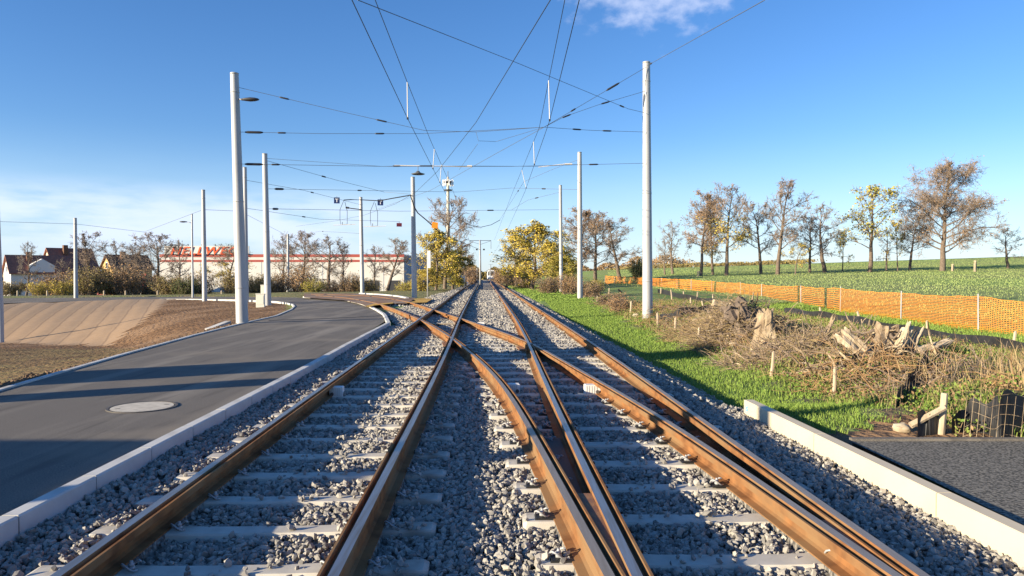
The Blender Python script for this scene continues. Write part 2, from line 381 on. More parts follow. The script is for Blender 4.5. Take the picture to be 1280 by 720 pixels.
sheet('road', road_poly, zroad, 1.5, M['asph'])
# ------------------------------------------------------------------ terrain mesh
def axis(segs):
    out = []
    for a, b, st in segs: out += list(np.arange(a, b, st))
    return np.array(out+[segs[-1][1]])
gx = axis([(-1600, -300, 100), (-300, -80, 8), (-80, -30, 2), (-30, -5, .6), (-5, 14, .3), (14, 40, 1), (40, 200, 5), (200, 1600, 100)])
gy = axis([(-60, -10, 5), (-10, 0, 1), (0, 34, .3), (34, 80, .8), (80, 260, 4), (260, 500, 20), (500, 2400, 100)])
X, Y = np.meshgrid(gx, gy); Z = zt(X, Y)
# the ballast and pad areas and road lie above the sheet
Z = np.where(inside(road_poly, X, Y), zroad(X, Y)-.10, Z)
ny, nx = X.shape
bump = rng.normal(0, 1, X.shape); bump = (bump + np.roll(bump, 1, 0) + np.roll(bump, 1, 1) + np.roll(bump, (1, 1), (0, 1)))/4
rough_zone = ((X > 4.4) & (X < 12) & (Y > 8) & (Y < 45)) 
isl_zone = (X < -6) & (Y > 11) & (Y < 60) & ~inside(road_poly, X, Y)
Z = Z + bump*np.where(rough_zone, .05, np.where(isl_zone, .02, 0))
V = np.column_stack([X.ravel(), Y.ravel(), Z.ravel()])
idx = np.arange(ny*nx).reshape(ny, nx)
Q = np.stack([idx[:-1, :-1], idx[:-1, 1:], idx[1:, 1:], idx[1:, :-1]], -1).reshape(-1, 4)
fx = V[Q].mean(1)
a = fx[:, 0]/np.maximum(fx[:, 1], .5)
dtA = np.interp(a, ca, dt); dpA = np.interp(a, ca, dp); dnA = np.interp(a, ca, dn)
onisl = (fx[:, 1] > dnA-.5) & (fx[:, 1] < dpA+.8) & (a < ca[-1])
mi = np.zeros(len(Q), int)                       # 0 grass field
matcol = np.interp(fx[:, 1], [30, 60], [1, 1])
# boundary of the jute: px line from (210,373) to (130,434)
pxx = CX + F*a; pyy = HOR + (CAMZ-fx[:, 2])*F/np.maximum(fx[:, 1], 1)
isj = onisl & (fx[:, 1] > dtA) & (pxx < 212-(pyy-373)*1.28)
mi[onisl] = 1; mi[isj] = 2
mi[onisl & (fx[:, 1] < dtA+1) & (pxx < 175) & (pyy > 436) & (pyy < 485)] = 6
brush = (fx[:, 0] > 4.6) & (fx[:, 0] < 12.2) & (fx[:, 1] > 7) & (fx[:, 1] < 46)
mi[brush] = 3
soilr = (fx[:, 0] > 3) & (fx[:, 1] > 7) & (fx[:, 1] < 9.6) & (fx[:, 0] < 9) & (fx[:, 1] < 8.75+.25*np.sin(fx[:, 0]*3))
mi[soilr] = 1
strip = (fx[:, 0] > 11.4) & (fx[:, 0] < 12.4) & (fx[:, 1] > 7) & (fx[:, 1] < 40); mi[strip] = 3
M['litter'] = mat('earth_and_litter', (.15, .11, .065), .95, (.085, .075, .035), 3, c3=(.11, .13, .04), s3=.9, bump=.9, bscale=8, bdist=.12)
M['verge'] = mat('verge_grass', (.14, .25, .05), .95, (.10, .18, .04), 5, bump=1.0, bscale=12, bdist=.12, c3=(.22, .23, .08), s3=.5)
vg = (fx[:, 0] > 2) & (fx[:, 1] < 60) & (fx[:, 0] < 15) & (mi == 0); mi[vg] = 4
lf = (fx[:, 0] < -3) & (fx[:, 1] > 50) & (mi == 0); mi[lf] = 5
M['rgrass'] = mat('rough_grass', (.17, .20, .055), .95, (.27, .21, .09), .6, bump=1.0, bscale=5, bdist=.25)
g = link('ground', np_mesh('ground', V, [Q], mi, True), [M['field'], M['soil'], M['jute'], M['litter'], M['verge'], M['rgrass'], M['mossy']])
tag(g, kind='structure')
# ------------------------------------------------------------------ rails
def catmull(pts, n=12):
    pts = [np.array(p, float) for p in pts]; pts = [2*pts[0]-pts[1]]+pts+[2*pts[-1]-pts[-2]]; out = []
    for i in range(1, len(pts)-2):
        p0, p1, p2, p3 = pts[i-1:i+3]
        for k in range(n):
            t = k/n; out.append(.5*((2*p1)+(-p0+p2)*t+(2*p0-5*p1+4*p2-p3)*t*t+(-p0+3*p1-3*p2+p3)*t**3))
    out.append(pts[-2]); return np.array(out)
def smooth_path(p, it=60):
    p = p.copy()
    for _ in range(it): p[1:-1] = .25*p[:-2]+.5*p[1:-1]+.25*p[2:]
    return p
def resample(p, st):
    d = np.r_[0, np.cumsum(np.linalg.norm(np.diff(p, axis=0), axis=1))]
    t = np.linspace(0, d[-1], max(2, int(d[-1]/st)+1)); return np.column_stack([np.interp(t, d, p[:, k]) for k in range(p.shape[1])])
def rail_from_px(px, tail=None, nearY=-3):
    w = [G(x, y, 0)[:2] for x, y in px]
    d = (w[0]-w[2])/np.linalg.norm(w[0]-w[2]); k = (w[0][1]-nearY)/-d[1]
    w = [w[0]+d*k] + w
    if tail: w += [np.array(t) for t in tail]
    p = resample(catmull(w, 10), .5); return smooth_path(p, 30)
Yl = np.r_[-3, np.arange(0, 300, 2)]
pA = np.array([G(x, y)[:2] for x, y in ((62, 720), (296, 560), (420, 475), (462.5, 442), (524, 398.5), (540, 385), (583, 355))])
fA = np.polyfit(pA[:-1, 1], pA[:-1, 0], 1); 
railA = np.column_stack([np.polyval(fA, Yl), Yl])
railA[:, 0] = np.interp(Yl, [-3, 4, 12, 27, 37, 60, 130, 300], [np.polyval(fA, -3), G(62, 720)[0]+.0, np.polyval(fA, 12), G(524, 398.5)[0], G(540, 385)[0]+.1, -4.80, -7.55, -14.3])
railA = smooth_path(resample(railA, .5), 200)
# rail B: follows A at gauge, checked against the photo near the camera
Bp = [(-3, -.72), (4.0, -.98), (9, G(506, 560)[0]-.09), (15.4, G(559, 440)[0]), (27.5, G(575, 397)[0]), (60, -3.28), (130, -6.05), (300, -12.8)]
railB = smooth_path(resample(np.column_stack([np.interp(Yl, [b[0] for b in Bp], [b[1] for b in Bp]), Yl]), .5), 250)
Cp = [(-3, .86), (3.93, .67), (6.9, .56), (11, .50), (18.7, .38), (26.8, .16), (42, -.38), (101, -2.5), (300, -9.7)]
railC = smooth_path(resample(np.column_stack([np.interp(Yl, [b[0] for b in Cp], [b[1] for b in Cp]), Yl]), .5), 120)
Dp = [(-3, 2.36), (3.93, 2.2), (6.85, 2.11), (9.7, 2.09), (16.7, 1.93), (37.7, 1.2), (101, -1.0), (300, -8.2)]
railD = smooth_path(resample(np.column_stack([np.interp(Yl, [b[0] for b in Dp], [b[1] for b in Dp]), Yl]), .5), 120)
def cut(p, y0, y1): return p[(p[:, 1] >= y0) & (p[:, 1] <= y1)]
pE = [(765, 722), (727, 667), (689, 582), (660, 530), (644, 500), (621, 469), (600, 450), (565, 422), (524, 398.5), (483, 382.5), (462, 377), (430, 371.8), (395, 369.2)]
pF = [(1125, 720), (1000, 636), (912, 574), (822, 516), (789, 497), (720, 460), (660, 426), (608, 408), (575, 397), (540, 386), (522, 380), (500, 375), (470, 370.4), (430, 368.4), (390, 367.6)]
railE = rail_from_px(pE); railF = rail_from_px(pF)
# exaggerated distances at the far end are limited
def densify(p):
    out = [p[0]]
    for q in p[1:]:
        out.append(q)
    return np.array(out)
def rail_mesh(name, path, side, top, mats, label, z0=0.0):
    """grooved rail. side=+1: groove and lip on the right of the head"""
    prof = [(-.030, 0.0), (.030, 0.0), (.036, -.012), (.040, -.042), (.066, -.042), (.070, -.006), (.074, -.003), (.090, -.003), (.094, -.010), (.090, -.055), (.045, -.075), (.012, -.095),
            (.010, -.150), (.030, -.163), (.090, -.170), (.090, -.180), (-.090, -.180), (-.090, -.170), (-.030, -.163), (-.010, -.150), (-.010, -.070), (-.030, -.045), (-.036, -.010)]
    p = np.column_stack([path, np.zeros(len(path))]); n = len(prof)
    t = np.gradient(p[:, :2], axis=0); t /= np.linalg.norm(t, axis=1)[:, None]
    nr = np.column_stack([t[:, 1], -t[:, 0]])
    pr = np.array(prof); V = np.zeros((len(p), n, 3))
    V[:, :, 0] = p[:, 0][:, None] + nr[:, 0][:, None]*pr[:, 0]*side
    V[:, :, 1] = p[:, 1][:, None] + nr[:, 1][:, None]*pr[:, 0]*side
    V[:, :, 2] = pr[:, 1][None, :] + z0
    m = len(p); i, k = np.meshgrid(np.arange(m-1), np.arange(n), indexing='ij'); k2 = (k+1) % n
    Fq = np.stack([i*n+k, i*n+k2, (i+1)*n+k2, (i+1)*n+k], -1).reshape(-1, 4)
    if side > 0: Fq = Fq[:, ::-1]
    mi = np.where((k.ravel() == 0), 1, 0)
    caps = np.array([list(range(n)), list(range((m-1)*n, m*n))])
    me = np_mesh(name, V.reshape(-1, 3), [Fq, caps], np.r_[mi, 0, 0])
    o = link(name, me, mats); tag(o, label, 'rail', 'tram rails')
    return o
RT = [M['rust'], M['railtop']]; RD = [M['rust'], M['railtop2']]
rail_mesh('running_rail', railA, 1, 0, RT, 'shiny topped outermost left rail running straight beside the grey kerb', 0)
rail_mesh('running_rail', railB, -1, 0, RT, 'polished right rail of the straight left track, in shadow on its near side', 0)
rail_mesh('running_rail', railC, 1, 0, RT, 'left rail of the straight right track, bending past the central frog', -.002)
rail_mesh('running_rail', railD, -1, 0, RD, 'outermost right rail beside the grass verge and pale wall', -.002)
rail_mesh('running_rail', railE, 1, 0, RD, 'rusty curving rail that crosses the left track nearest the camera', -.004)
rail_mesh('running_rail', railF, -1, 0, RD, 'rusty curving rail that crosses all tracks farther from the camera', -.006)
def xat(path, y):
    o = np.argsort(path[:, 1]); return np.interp(y, path[o, 1], path[o, 0])
def ribbon(p1, p2, y0, y1, z, name, mt, o1=0, o2=0, st=.15, thick=.03):
    ys = np.arange(y0, y1+1e-6, st); mb = MB(); vs = []
    for y in ys:
        a, b = xat(p1, y)+o1, xat(p2, y)+o2
        vs += [(a, y, z), (b, y, z), (b, y, z-thick), (a, y, z-thick)]
    fs = []
    for i in range(len(ys)-1):
        for k in range(4): fs.append((i*4+k, i*4+(k+1) % 4, i*4+4+(k+1) % 4, i*4+4+k))
    fs += [(0, 1, 2, 3), tuple(len(vs)-4+k for k in (3, 2, 1, 0))]
    mb.add(vs, fs); return mb.build(name, mt)
tag(ribbon(railE, railC, -2.5, 5.45, -.022, 'filler_wedge', M['wedge'], .098, -.034), 'ribbed rusty filler wedge between the two merging middle rails', 'filler wedge')
tag(ribbon(railF, railD, -2.5, 4.9, -.020, 'filler_wedge', M['wedge'], .034, -.098), 'ribbed rusty filler wedge between the two merging right rails', 'filler wedge')
tag(ribbon(railE, railC, 5.5, 8.0, -.150, 'baseplate', M['iron'], .10, -.05), 'dark rusty sole plate in the gap ahead of the middle filler wedge', 'plate')
# crossing castings
def frog(cx, cy, ang1, ang2, z, label, L1=1.2):
    o = empty('crossing_frog', (cx, cy, 0), label, 'crossing frog', 'cast crossings where rails meet')
    for i, (a, w) in enumerate(((ang1, .17), (ang2, .17))):
        mb = MB(); Mx = Matrix.Rotation(a, 4, 'Z')
        mb.prism([(-w/2, -.14), (w/2, -.14), (w/2-.01, -.048), (-w/2+.01, -.048)], -L1/2-.003*i, L1/2, Mx)
        mb.build('rail_block', M['rust'], o)
    mb = MB(); Mx = Matrix.Rotation((ang1+ang2)/2, 4, 'Z'); mb.box(-.24, .24, -.42, .42, -.176, -.150, Mx)
    mb.build('base_plate', M['wedge'], o)
    return o
def ang_at(path, y): dx = xat(path, y+.5)-xat(path, y-.5); return -math.atan2(dx, 1) * 1.0
def cross(p1, p2, lo, hi):
    ys = np.linspace(lo, hi, 400); d = xat(p1, ys)-xat(p2, ys); k = int(np.argmin(abs(d))); return float(ys[k]), float(xat(p1, ys[k]))
for (p1, p2, lo, hi, lb) in ((railB, railE, 14, 26, 'rusty cast frog where the nearer curving rail cuts the left track'), (railA, railE, 20, 35, 'rusty cast frog at the outer left rail by the kerb tip'),
                         (railB, railF, 20, 34, 'rusty cast frog on the left track beyond the nearest one'), (railA, railF, 28, 45, 'farthest rusty cast frog near the yellow paving'),
                         (railC, railF, 13, 24, 'long rusty cast frog in the middle of the right track')):
    y, x = cross(p1, p2, lo, hi); a1 = math.atan2(-(xat(p1, y+.5)-xat(p1, y-.5)), 1); a2 = math.atan2(-(xat(p2, y+.5)-xat(p2, y-.5)), 1)
    frog(x, y, a1, a2, 0, lb, 2.4 if 'long' in lb else 1.6)
# ------------------------------------------------------------------ ballast bed
def zbal(X, Y):
    X = np.asarray(X, float); Y = np.asarray(Y, float)
    return -.243 - .22*ss((X-Dx(Y)-.45)/.7) * np.where(Y < 10.2, .35, 1)
left_edge = [(kerb_w[i][0]+.13, kerb_w[i][1]) for i in range(len(kerb_w))]
left_edge[0] = (left_edge[0][0], -8)
kl = kerb_w[-1]
lft = left_edge + [(kl[0]+.35, kl[1]+.3)] + [tuple(G(x, y, -.2)[:2]) for x, y in ((478, 391), (466, 385.2), (492, 379.5), (520, 378.5), (536, 372), (548, 368))] + [(float(Ax(y)-1.3), y) for y in (75, 110, 180, 300)]
rgt = [(float(Dx(y))+1.15, y) for y in (300, 180, 110, 75, 50, 35, 25, 18, 12, 10.2)] + [(3.28, 10.0), (3.36, 4.8), (3.48, -8)]
sheet('ballast_bed', lft+rgt, zbal, .8, M['bed'])
mb = MB()
for p_ in (railA, railB, railC, railD, railE, railF):
    ys = p_[:, 1]; q = p_[(ys < 62) & (ys > -3)]; t = np.gradient(q, axis=0); t /= np.linalg.norm(t, axis=1)[:, None]; vs = []
    for a, b in zip(q, t):
        n_ = np.array((b[1], -b[0]))*.082
        vs += [(a[0]-n_[0], a[1]-n_[1], -.1815), (a[0]+n_[0], a[1]+n_[1], -.1815), (a[0]+n_[0]*1.3, a[1]+n_[1]*1.3, -.30), (a[0]-n_[0]*1.3, a[1]-n_[1]*1.3, -.30)]
    mb.add(vs, [(i*4+k, i*4+(k+1) % 4, i*4+4+(k+1) % 4, i*4+4+k) for i in range(len(q)-1) for k in range(4)])
tag(mb.build('under_rail_sun_block', M['bed']), kind='structure')  # hidden strips added under the rails to stop sun leaking beneath them
# ------------------------------------------------------------------ sleepers
def sleeper_mesh(L, wt=.17, wb=.28, zt_=-.184, mid=.012, h=.16):
    mb = MB(); xs = [0, .03, .30*1, L/2-.35, L/2, L/2+.35, L-.30, L-.03, L]
    zs = [zt_-.012, zt_, zt_, zt_-mid, zt_-mid, zt_-mid, zt_, zt_, zt_-.012]
    if L > 2.7: zs = [zt_-.010]+[zt_]*7+[zt_-.010]
    ws = [wt-.02, wt, wt, wt-.025, wt-.03, wt-.025, wt, wt, wt-.02]; vs = []
    for x, z, w in zip(xs, zs, ws):
        vs += [(x, -wb/2, zt_-h), (x, -w/2-.012, z-.012), (x, -w/2, z), (x, w/2, z), (x, w/2+.012, z-.012), (x, wb/2, zt_-h)]
    fs = []
    for i in range(len(xs)-1):
        for k in range(6): fs.append((i*6+k, i*6+(k+1) % 6, i*6+6+(k+1) % 6, i*6+6+k))
    n = len(vs); fs += [(5, 4, 3, 2, 1, 0), tuple(n-6+k for k in range(6))]
    mb.add(vs, fs); me = bpy.data.meshes.new('sleeper'); me.from_pydata(mb.v, [], mb.f); me.update()
    bm = bmesh.new(); bm.from_mesh(me); bmesh.ops.recalc_face_normals(bm, faces=bm.faces); bm.to_mesh(me); bm.free()
    me.materials.append(M['conc']); return me
def fast_plate():
    mb = MB(); mb.prism([(-.20, -.184), (.20, -.184), (.19, -.172), (-.19, -.172)], -.07, .07); me = mb.build('tmp', M['black']); d = me.data; bpy.data.objects.remove(me); return d
def fast_clip():   # bolt with nut and a coil-like spring clip
    mb = MB()
    for a in range(1):
        mb.tube([(0, 0, -.172), (0, 0, -.155)], .022, 6); mb.tube([(0, 0, -.155), (0, 0, -.120)], .011, 6)
        mb.tube([(0, 0, -.150), (0, 0, -.136)], .018, 6)
    pts = [(.055*math.cos(q), .045*math.sin(q), -.150+.022*math.sin(2*q)) for q in np.linspace(.5, 5.8, 12)]
    mb.tube(pts, .007, 5); o = mb.build('tmp', M['galv'], None, True); d = o.data; bpy.data.objects.remove(o); return d
PL = fast_plate(); CL = fast_clip()
SL = []    # footprints for the stones: (cx, cy, L, ang)
def place_sleeper(me, xl, y, ang, L, label, group, rails=None, fancy=False):
    o = bpy.data.objects.new('sleeper', me); COL.objects.link(o); o.location = (xl, y, 0); o.rotation_euler = (0, 0, ang)
    tag(o, label, 'sleeper', group); SL.append((xl, y, L, ang))
    if rails is not None:
        for rx in rails:
            lx = (rx-xl)
            if fancy:
                p = bpy.data.objects.new('base_plate', PL); COL.objects.link(p); p.parent = o; p.location = (lx, 0, 0)
            for s in (-1, 1):
                c = bpy.data.objects.new('rail_clip', CL); COL.objects.link(c); c.parent = o; c.location = (lx+s*.145, 0, -.012 if not fancy else 0)
    return o
me24 = sleeper_mesh(2.40)
y = 1.55; k = 0
while y < 75:
    a = float(xat(railA, y)); b = float(xat(railB, y)); ang = math.atan2((xat(railA, y+1)-xat(railA, y)), 1)*-1
    ok = not (15.8 < y < 17.0) or True
    place_sleeper(me24, (a+b)/2-1.2, y+.0, .04 + random.uniform(-.008, .008), 2.4, 'pale concrete sleeper of the left track, one of its evenly spaced row', 'concrete sleepers of the left track', [a, b] if y < 9 else None)
    y += .715 if y < 40 else 1.43; k += 1
# switch sleepers: long, under the merging rails
y = 1.4; cache = {}
while y < 40:
    c, d, e, f = (float(xat(p, y)) for p in (railC, railD, railE, railF))
    x0 = min(c, e)-.31
    if y > 15: x0 = max(x0, float(xat(railB, y))+.35)
    if y > 24: x0 = c-.45
    x1 = max(d, f)+.34; L = round(x1-x0, 1)
    if L not in cache: cache[L] = sleeper_mesh(L, .20, .28)
    place_sleeper(cache[L], x0, y, .012+random.uniform(-.006, .006), L, 'long concrete sleeper under the merging rails of the right track', 'long switch sleepers of the right track',
                  ([e-.02, d+.0] if y < 5.6 else [e, c, f, d]) if y < 10.5 else None, True)
    y += .80 if y < 24 else .72
me24b = me24
while y < 75:
    c = float(xat(railC, y)); d = float(xat(railD, y))
    place_sleeper(me24b, (c+d)/2-1.2, y, .036, 2.4, 'pale concrete sleeper of the right track beyond the crossings', 'concrete sleepers of the far right track'); y += 1.43
# ------------------------------------------------------------------ ballast stones
def icosa():
    t = (1+5**.5)/2; v = np.array([(-1, t, 0), (1, t, 0), (-1, -t, 0), (1, -t, 0), (0, -1, t), (0, 1, t), (0, -1, -t), (0, 1, -t), (t, 0, -1), (t, 0, 1), (-t, 0, -1), (-t, 0, 1)], float); v /= np.linalg.norm(v[0])
    f = np.array([(0, 11, 5), (0, 5, 1), (0, 1, 7), (0, 7, 10), (0, 10, 11), (1, 5, 9), (5, 11, 4), (11, 10, 2), (10, 7, 6), (7, 1, 8), (3, 9, 4), (3, 4, 2), (3, 2, 6), (3, 6, 8), (3, 8, 9), (4, 9, 5), (2, 4, 11), (6, 2, 10), (8, 6, 7), (9, 8, 1)]); return v, f
def stones(pts, sizes, name, mt):
    v0, f0 = icosa(); n = len(pts)
    # angular variants: ico pushed onto a few random cutting planes
    NV = 14; var = []
    for _ in range(NV):
        v = v0*rng.uniform(.8, 1.2, (12, 1))*1.15
        for _ in range(5):
            q = rng.normal(size=3); q /= np.linalg.norm(q); h = rng.uniform(.42, .75); dd = v@q; v = v - np.maximum(dd-h, 0)[:, None]*q
        var.append(v)
    var = np.array(var)
    vi = rng.integers(0, NV, n); sc = rng.uniform(.65, 1.3, (n, 3))*np.array([1.1, 1, .85])*sizes[:, None]
    q = rng.normal(size=(n, 4)); q /= np.linalg.norm(q, axis=1)[:, None]; w, x, y, z = q.T
    Rm = np.stack([1-2*(y*y+z*z), 2*(x*y-z*w), 2*(x*z+y*w), 2*(x*y+z*w), 1-2*(x*x+z*z), 2*(y*z-x*w), 2*(x*z-y*w), 2*(y*z+x*w), 1-2*(x*x+y*y)], -1).reshape(n, 3, 3)
    V = var[vi]*sc[:, None, :]; V = np.einsum('nij,nkj->nki', Rm, V)+pts[:, None, :]
    Fq = (f0[None]+12*np.arange(n)[:, None, None]).reshape(-1, 3)
    return link(name, np_mesh(name, V.reshape(-1, 3), [Fq]), mt)
bal_poly = lft+rgt
def sample(y0, y1, dens, x0=-4.6, x1=3.7):
    n = int((x1-x0)*(y1-y0)*dens); return np.column_stack([rng.uniform(x0, x1, n), rng.uniform(y0, y1, n)])
pt = []; sz = []
for y0, y1, dn_, s0 in ((2.3, 6, 1150, .021), (6, 10, 900, .023), (10, 16, 520, .028), (16, 26, 260, .036), (26, 42, 120, .05), (42, 90, 42, .075)):
    q = sample(y0, y1, dn_, -4.9 if y0 < 20 else (-6 if y0 < 40 else -7.5), 3.9); s = s0*rng.uniform(.6, 1.45, len(q)); pt.append(q); sz.append(s)
pt = np.concatenate(pt); sz = np.concatenate(sz)
k = inside(bal_poly, pt[:, 0], pt[:, 1]); 
# frustum cull
k &= (np.abs(pt[:, 0]) < .74*pt[:, 1]+1.2)
pt = pt[k]; sz = sz[k]
keep = np.ones(len(pt), bool); hgt = np.zeros(len(pt))
for p_ in (railA, railB, railC, railD, railE, railF):
    dxx = np.abs(pt[:, 0]-xat(p_, pt[:, 1]));  hgt -= np.where(dxx < .10, .034, .012*np.exp(-(dxx/.2)**2))
sl_y = np.array([s[1] for s in SL]); 
for (sx, sy, L, ang) in SL:
    m = np.abs(pt[:, 1]-sy) < .5; lx = pt[m, 0]-sx; ly = pt[m, 1]-sy-lx*math.sin(ang)
    ins = (lx > -.02) & (lx < L+.02) & (np.abs(ly) < .085+.25*sz[m])
    r_ = rng.random(ins.sum()); mid = np.abs(lx[ins]-L/2)
    kk = keep[m]; kk[np.where(ins)[0][r_ < np.where((mid < .3) | (sy > 26), .88, np.where((mid > L/2-.37) & (mid < L/2-.17), .12, .965))]] = False; keep[m] = kk
    hh = hgt[m]; hh[ins] += .045; hgt[m] = hh
# merge gap between E/C and F/D near the camera stays open
for p1, p2 in ((railE, railC), (railF, railD)):
    keep &= ~((pt[:, 0] > xat(p1, pt[:, 1])) & (pt[:, 0] < xat(p2, pt[:, 1])) & (pt[:, 1] < 7.6))
pt = pt[keep]; sz = sz[keep]; hgt = hgt[keep]
lump = np.array([noise.noise(Vector((a*1.6, b*1.6, 0))) for a, b in pt])*.025
ridge = np.where(pt[:, 0] > Dx(pt[:, 1])+.25, .03, 0) + np.where(pt[:, 0] < Ax(pt[:, 1])-.3, .02, 0)
z = zbal(pt[:, 0], pt[:, 1]) + rng.uniform(-.008, .022, len(pt)) + sz*.35 + hgt + lump + ridge
st = stones(np.column_stack([pt, z]), sz, 'ballast_stones', M['stone']); tag(st, 'loose angular grey crushed stone filling between rails and sleepers', 'ballast', kind='stuff')
print('stones', len(pt))
# ------------------------------------------------------------------ left kerb
kp = resample(np.array([p[:2] for p in kerb_w]), .05)
def along(path, step, gap=.012):
    d = np.r_[0, np.cumsum(np.linalg.norm(np.diff(path, axis=0), axis=1))]; out = []; s = 0
    while s+step <= d[-1]+.3:
        e = min(s+step-gap, d[-1]); out.append((np.array([np.interp(s, d, path[:, i]) for i in (0, 1)]), np.array([np.interp(e, d, path[:, i]) for i in (0, 1)]))); s += step
    return out
def block(name, a, b, w, z0, z1, mt, ch=.012):
    v = b-a; L = np.linalg.norm(v); ang = math.atan2(v[1], v[0]); mb = MB()
    Mx = Matrix.Rotation(ang, 4, 'Z') @ Matrix.Rotation(math.pi/2, 4, 'Z')      # y-axis of prism -> along
    Mx = Matrix.Rotation(ang-math.pi/2, 4, 'Z')
    mb.prism([(0, z0), (w, z0), (w, z1-ch), (w-ch, z1), (ch, z1), (0, z1-ch)], 0, L, Mx)
    o = mb.build(name, mt); o.location = (a[0], a[1], 0); return o
for i, (a, b) in enumerate(along(kp, 1.0)):
    o = block('kerb_stone', a, b, .13, -.42, -.055+random.uniform(-.002, .002), M['kerbw'])
    tag(o, 'light grey concrete kerb stone between the asphalt road and the ballast', 'kerb stone', 'kerb stones along the left road')
fw = resample(np.array([kerb_w[-1][:2]+np.array((-.02, .12))]+[p[:2] for p in far_w[1:8]]), .1)
for i, (a, b) in enumerate(along(fw, 2.0)):
    o = block('kerb_stone', a, b, .14, -.42, -.055, M['kerbw'])
    tag(o, 'pale kerb stone curving round the far rounded corner of the road', 'kerb stone', 'kerb stones round the road corner')
# thin edging along the island
ed = resample(np.array([p[:2] for p in isl_far[6:]+tip+isl_near[:-1]]), .4)
mb = MB(); vs = []
t = np.gradient(ed, axis=0); t /= np.linalg.norm(t, axis=1)[:, None]
for (p, q) in zip(ed, t):
    n_ = np.array((-q[1], q[0])); zz = zr1(p[0], p[1])+.025
    a, b = p-n_*.045, p+n_*.045
    vs += [(a[0], a[1], zz), (b[0], b[1], zz), (b[0], b[1], zz-.3), (a[0], a[1], zz-.3)]
fs = []
for i in range(len(ed)-1):
    for k in range(4): fs.append((i*4+k, i*4+4+k, i*4+4+(k+1) % 4, i*4+(k+1) % 4))
mb.add(vs, fs); tag(mb.build('road_edging', M['kerbw']), kind='structure')
# ------------------------------------------------------------------ right wall and pad
wp = np.array([(3.44, -3.2), (3.40, 2.0), tuple(G(1280, 670, -.06)[:2]), tuple(G(930, 500, -.06)[:2])])
wp = resample(wp[::-1], .05)
for i, (a, b) in enumerate(along(wp, 2.1)):
    o = block('wall_block', b, a, .13, -.6, -.055, M['wallc'], .008)
    tag(o, 'cream concrete L shaped wall block edging the ballast in front of the asphalt pad' if i else 'far end cream wall block with a small blue sprayed mark', 'wall block', 'cream wall blocks on the right')
    if i == 0:
        q = MB(); v = (a-b)/np.linalg.norm(a-b)
        c = a-v*.10
        for j, (du, dz) in enumerate(((0, 0), (.03, .02), (.05, -.015), (.01, -.03))):
            pp = c-v*du; n_ = np.array((-v[1], v[0])); e = pp+n_*.004
            q.box(e[0]-.0015, e[0]+.0015, e[1]-.022, e[1]+.022, -.15+dz-.012, -.15+dz+.012)
        mq = mat('blue_spray', (.18, .42, .60), .6); q2 = q.build('spray_mark', mq, o)
        q2.location = (-o.location.x, -o.location.y, 0)
pad = [(3.52, 7.62), (20, 7.62), (20, -8), (3.60, -8)]
sheet('footpath', pad, lambda X, Y: -.125+0*np.asarray(X), 1.5, M['asph2'])
mb = MB(); mb.box(3.54, 20, 7.625, 7.70, -.4, -.10); tag(mb.build('path_edging', M['asph']), kind='structure')
# brown paving with the flush curve
pv = [(380, 371.9), (430, 375.2), (452, 380.3), (461, 384.2), (468, 381.6), (490, 379.2), (508, 379.5), (520, 372.6), (500, 370), (480, 368.6), (455, 366.9), (400, 366.6), (380, 366.9)]
sheet('paved_crossing', [G(x, y, -.03)[:2] for x, y in pv], lambda X, Y: -.03+0*np.asarray(X), 1.5, M['pave'])
for px_, lb in (([(461, 384.2), (468, 381.7), (491, 379.3), (492, 378.0), (466, 379.9), (457, 382.6)], 'a'), ([(505, 378.8), (533, 378.0), (541, 373.5), (528, 372.6), (516, 373.8), (520, 376.2)], 'b')):
    w = [G(x, y, -.024)[:2] for x, y in px_]; sheet('tactile_paving', w, lambda X, Y: -.022+0*np.asarray(X), 3, M['yellow'])
kk = resample(np.array([G(x, y, .02)[:2] for x, y in ((452, 366.6), (480, 368.0), (500, 370), (516, 373))]), .1)
for a, b in along(kk, 2.0):
    o = block('platform_kerb', a, b, .25, -.3, .06, M['kerbw']); tag(o, 'white platform kerb behind the brown tram paving', 'kerb stone', 'white kerbs behind the brown paving')
sm = [Gf(x, y, zr1)[:2] for x, y in ((336, 400.2), (400, 398.2), (479, 394.3), (479, 395.0), (400, 399.0), (336, 401.1))]
sheet('road_seam', sm, zroad, 2, mat('bitumen_seam', (.045, .042, .04), .8), .004)
# manhole
c = G(178, 509, -.12); mo = empty('manhole_cover', (c[0], c[1], -.118), 'round pale manhole cover set in the grey road', 'manhole cover')
mb = MB(); mb.tube([(0, 0, -.02), (0, 0, .006)], .375, 40); mb.build('concrete_lid', M['manhole'], mo)
mb = MB(); n = 40
for (r0, r1, z1) in ((.39, .425, .009),):
    vs = []
    for k in range(n):
        q = 2*math.pi*k/n; vs += [(r0*math.cos(q), r0*math.sin(q), -.02), (r0*math.cos(q), r0*math.sin(q), z1), (r1*math.cos(q), r1*math.sin(q), z1), (r1*math.cos(q), r1*math.sin(q), -.02)]
    mb.add(vs, [(k*4+j, k*4+j+1, ((k+1) % n)*4+j+1, ((k+1) % n)*4+j) for k in range(n) for j in range(3)])
mb.build('frame_ring', M['iron'], mo)
mb = MB()
for q in (.6, 3.74): mb.box(.29*math.cos(q)-.03, .29*math.cos(q)+.03, .29*math.sin(q)-.012, .29*math.sin(q)+.012, .0065, .009)
mb.build('lifting_slots', M['iron'], mo)
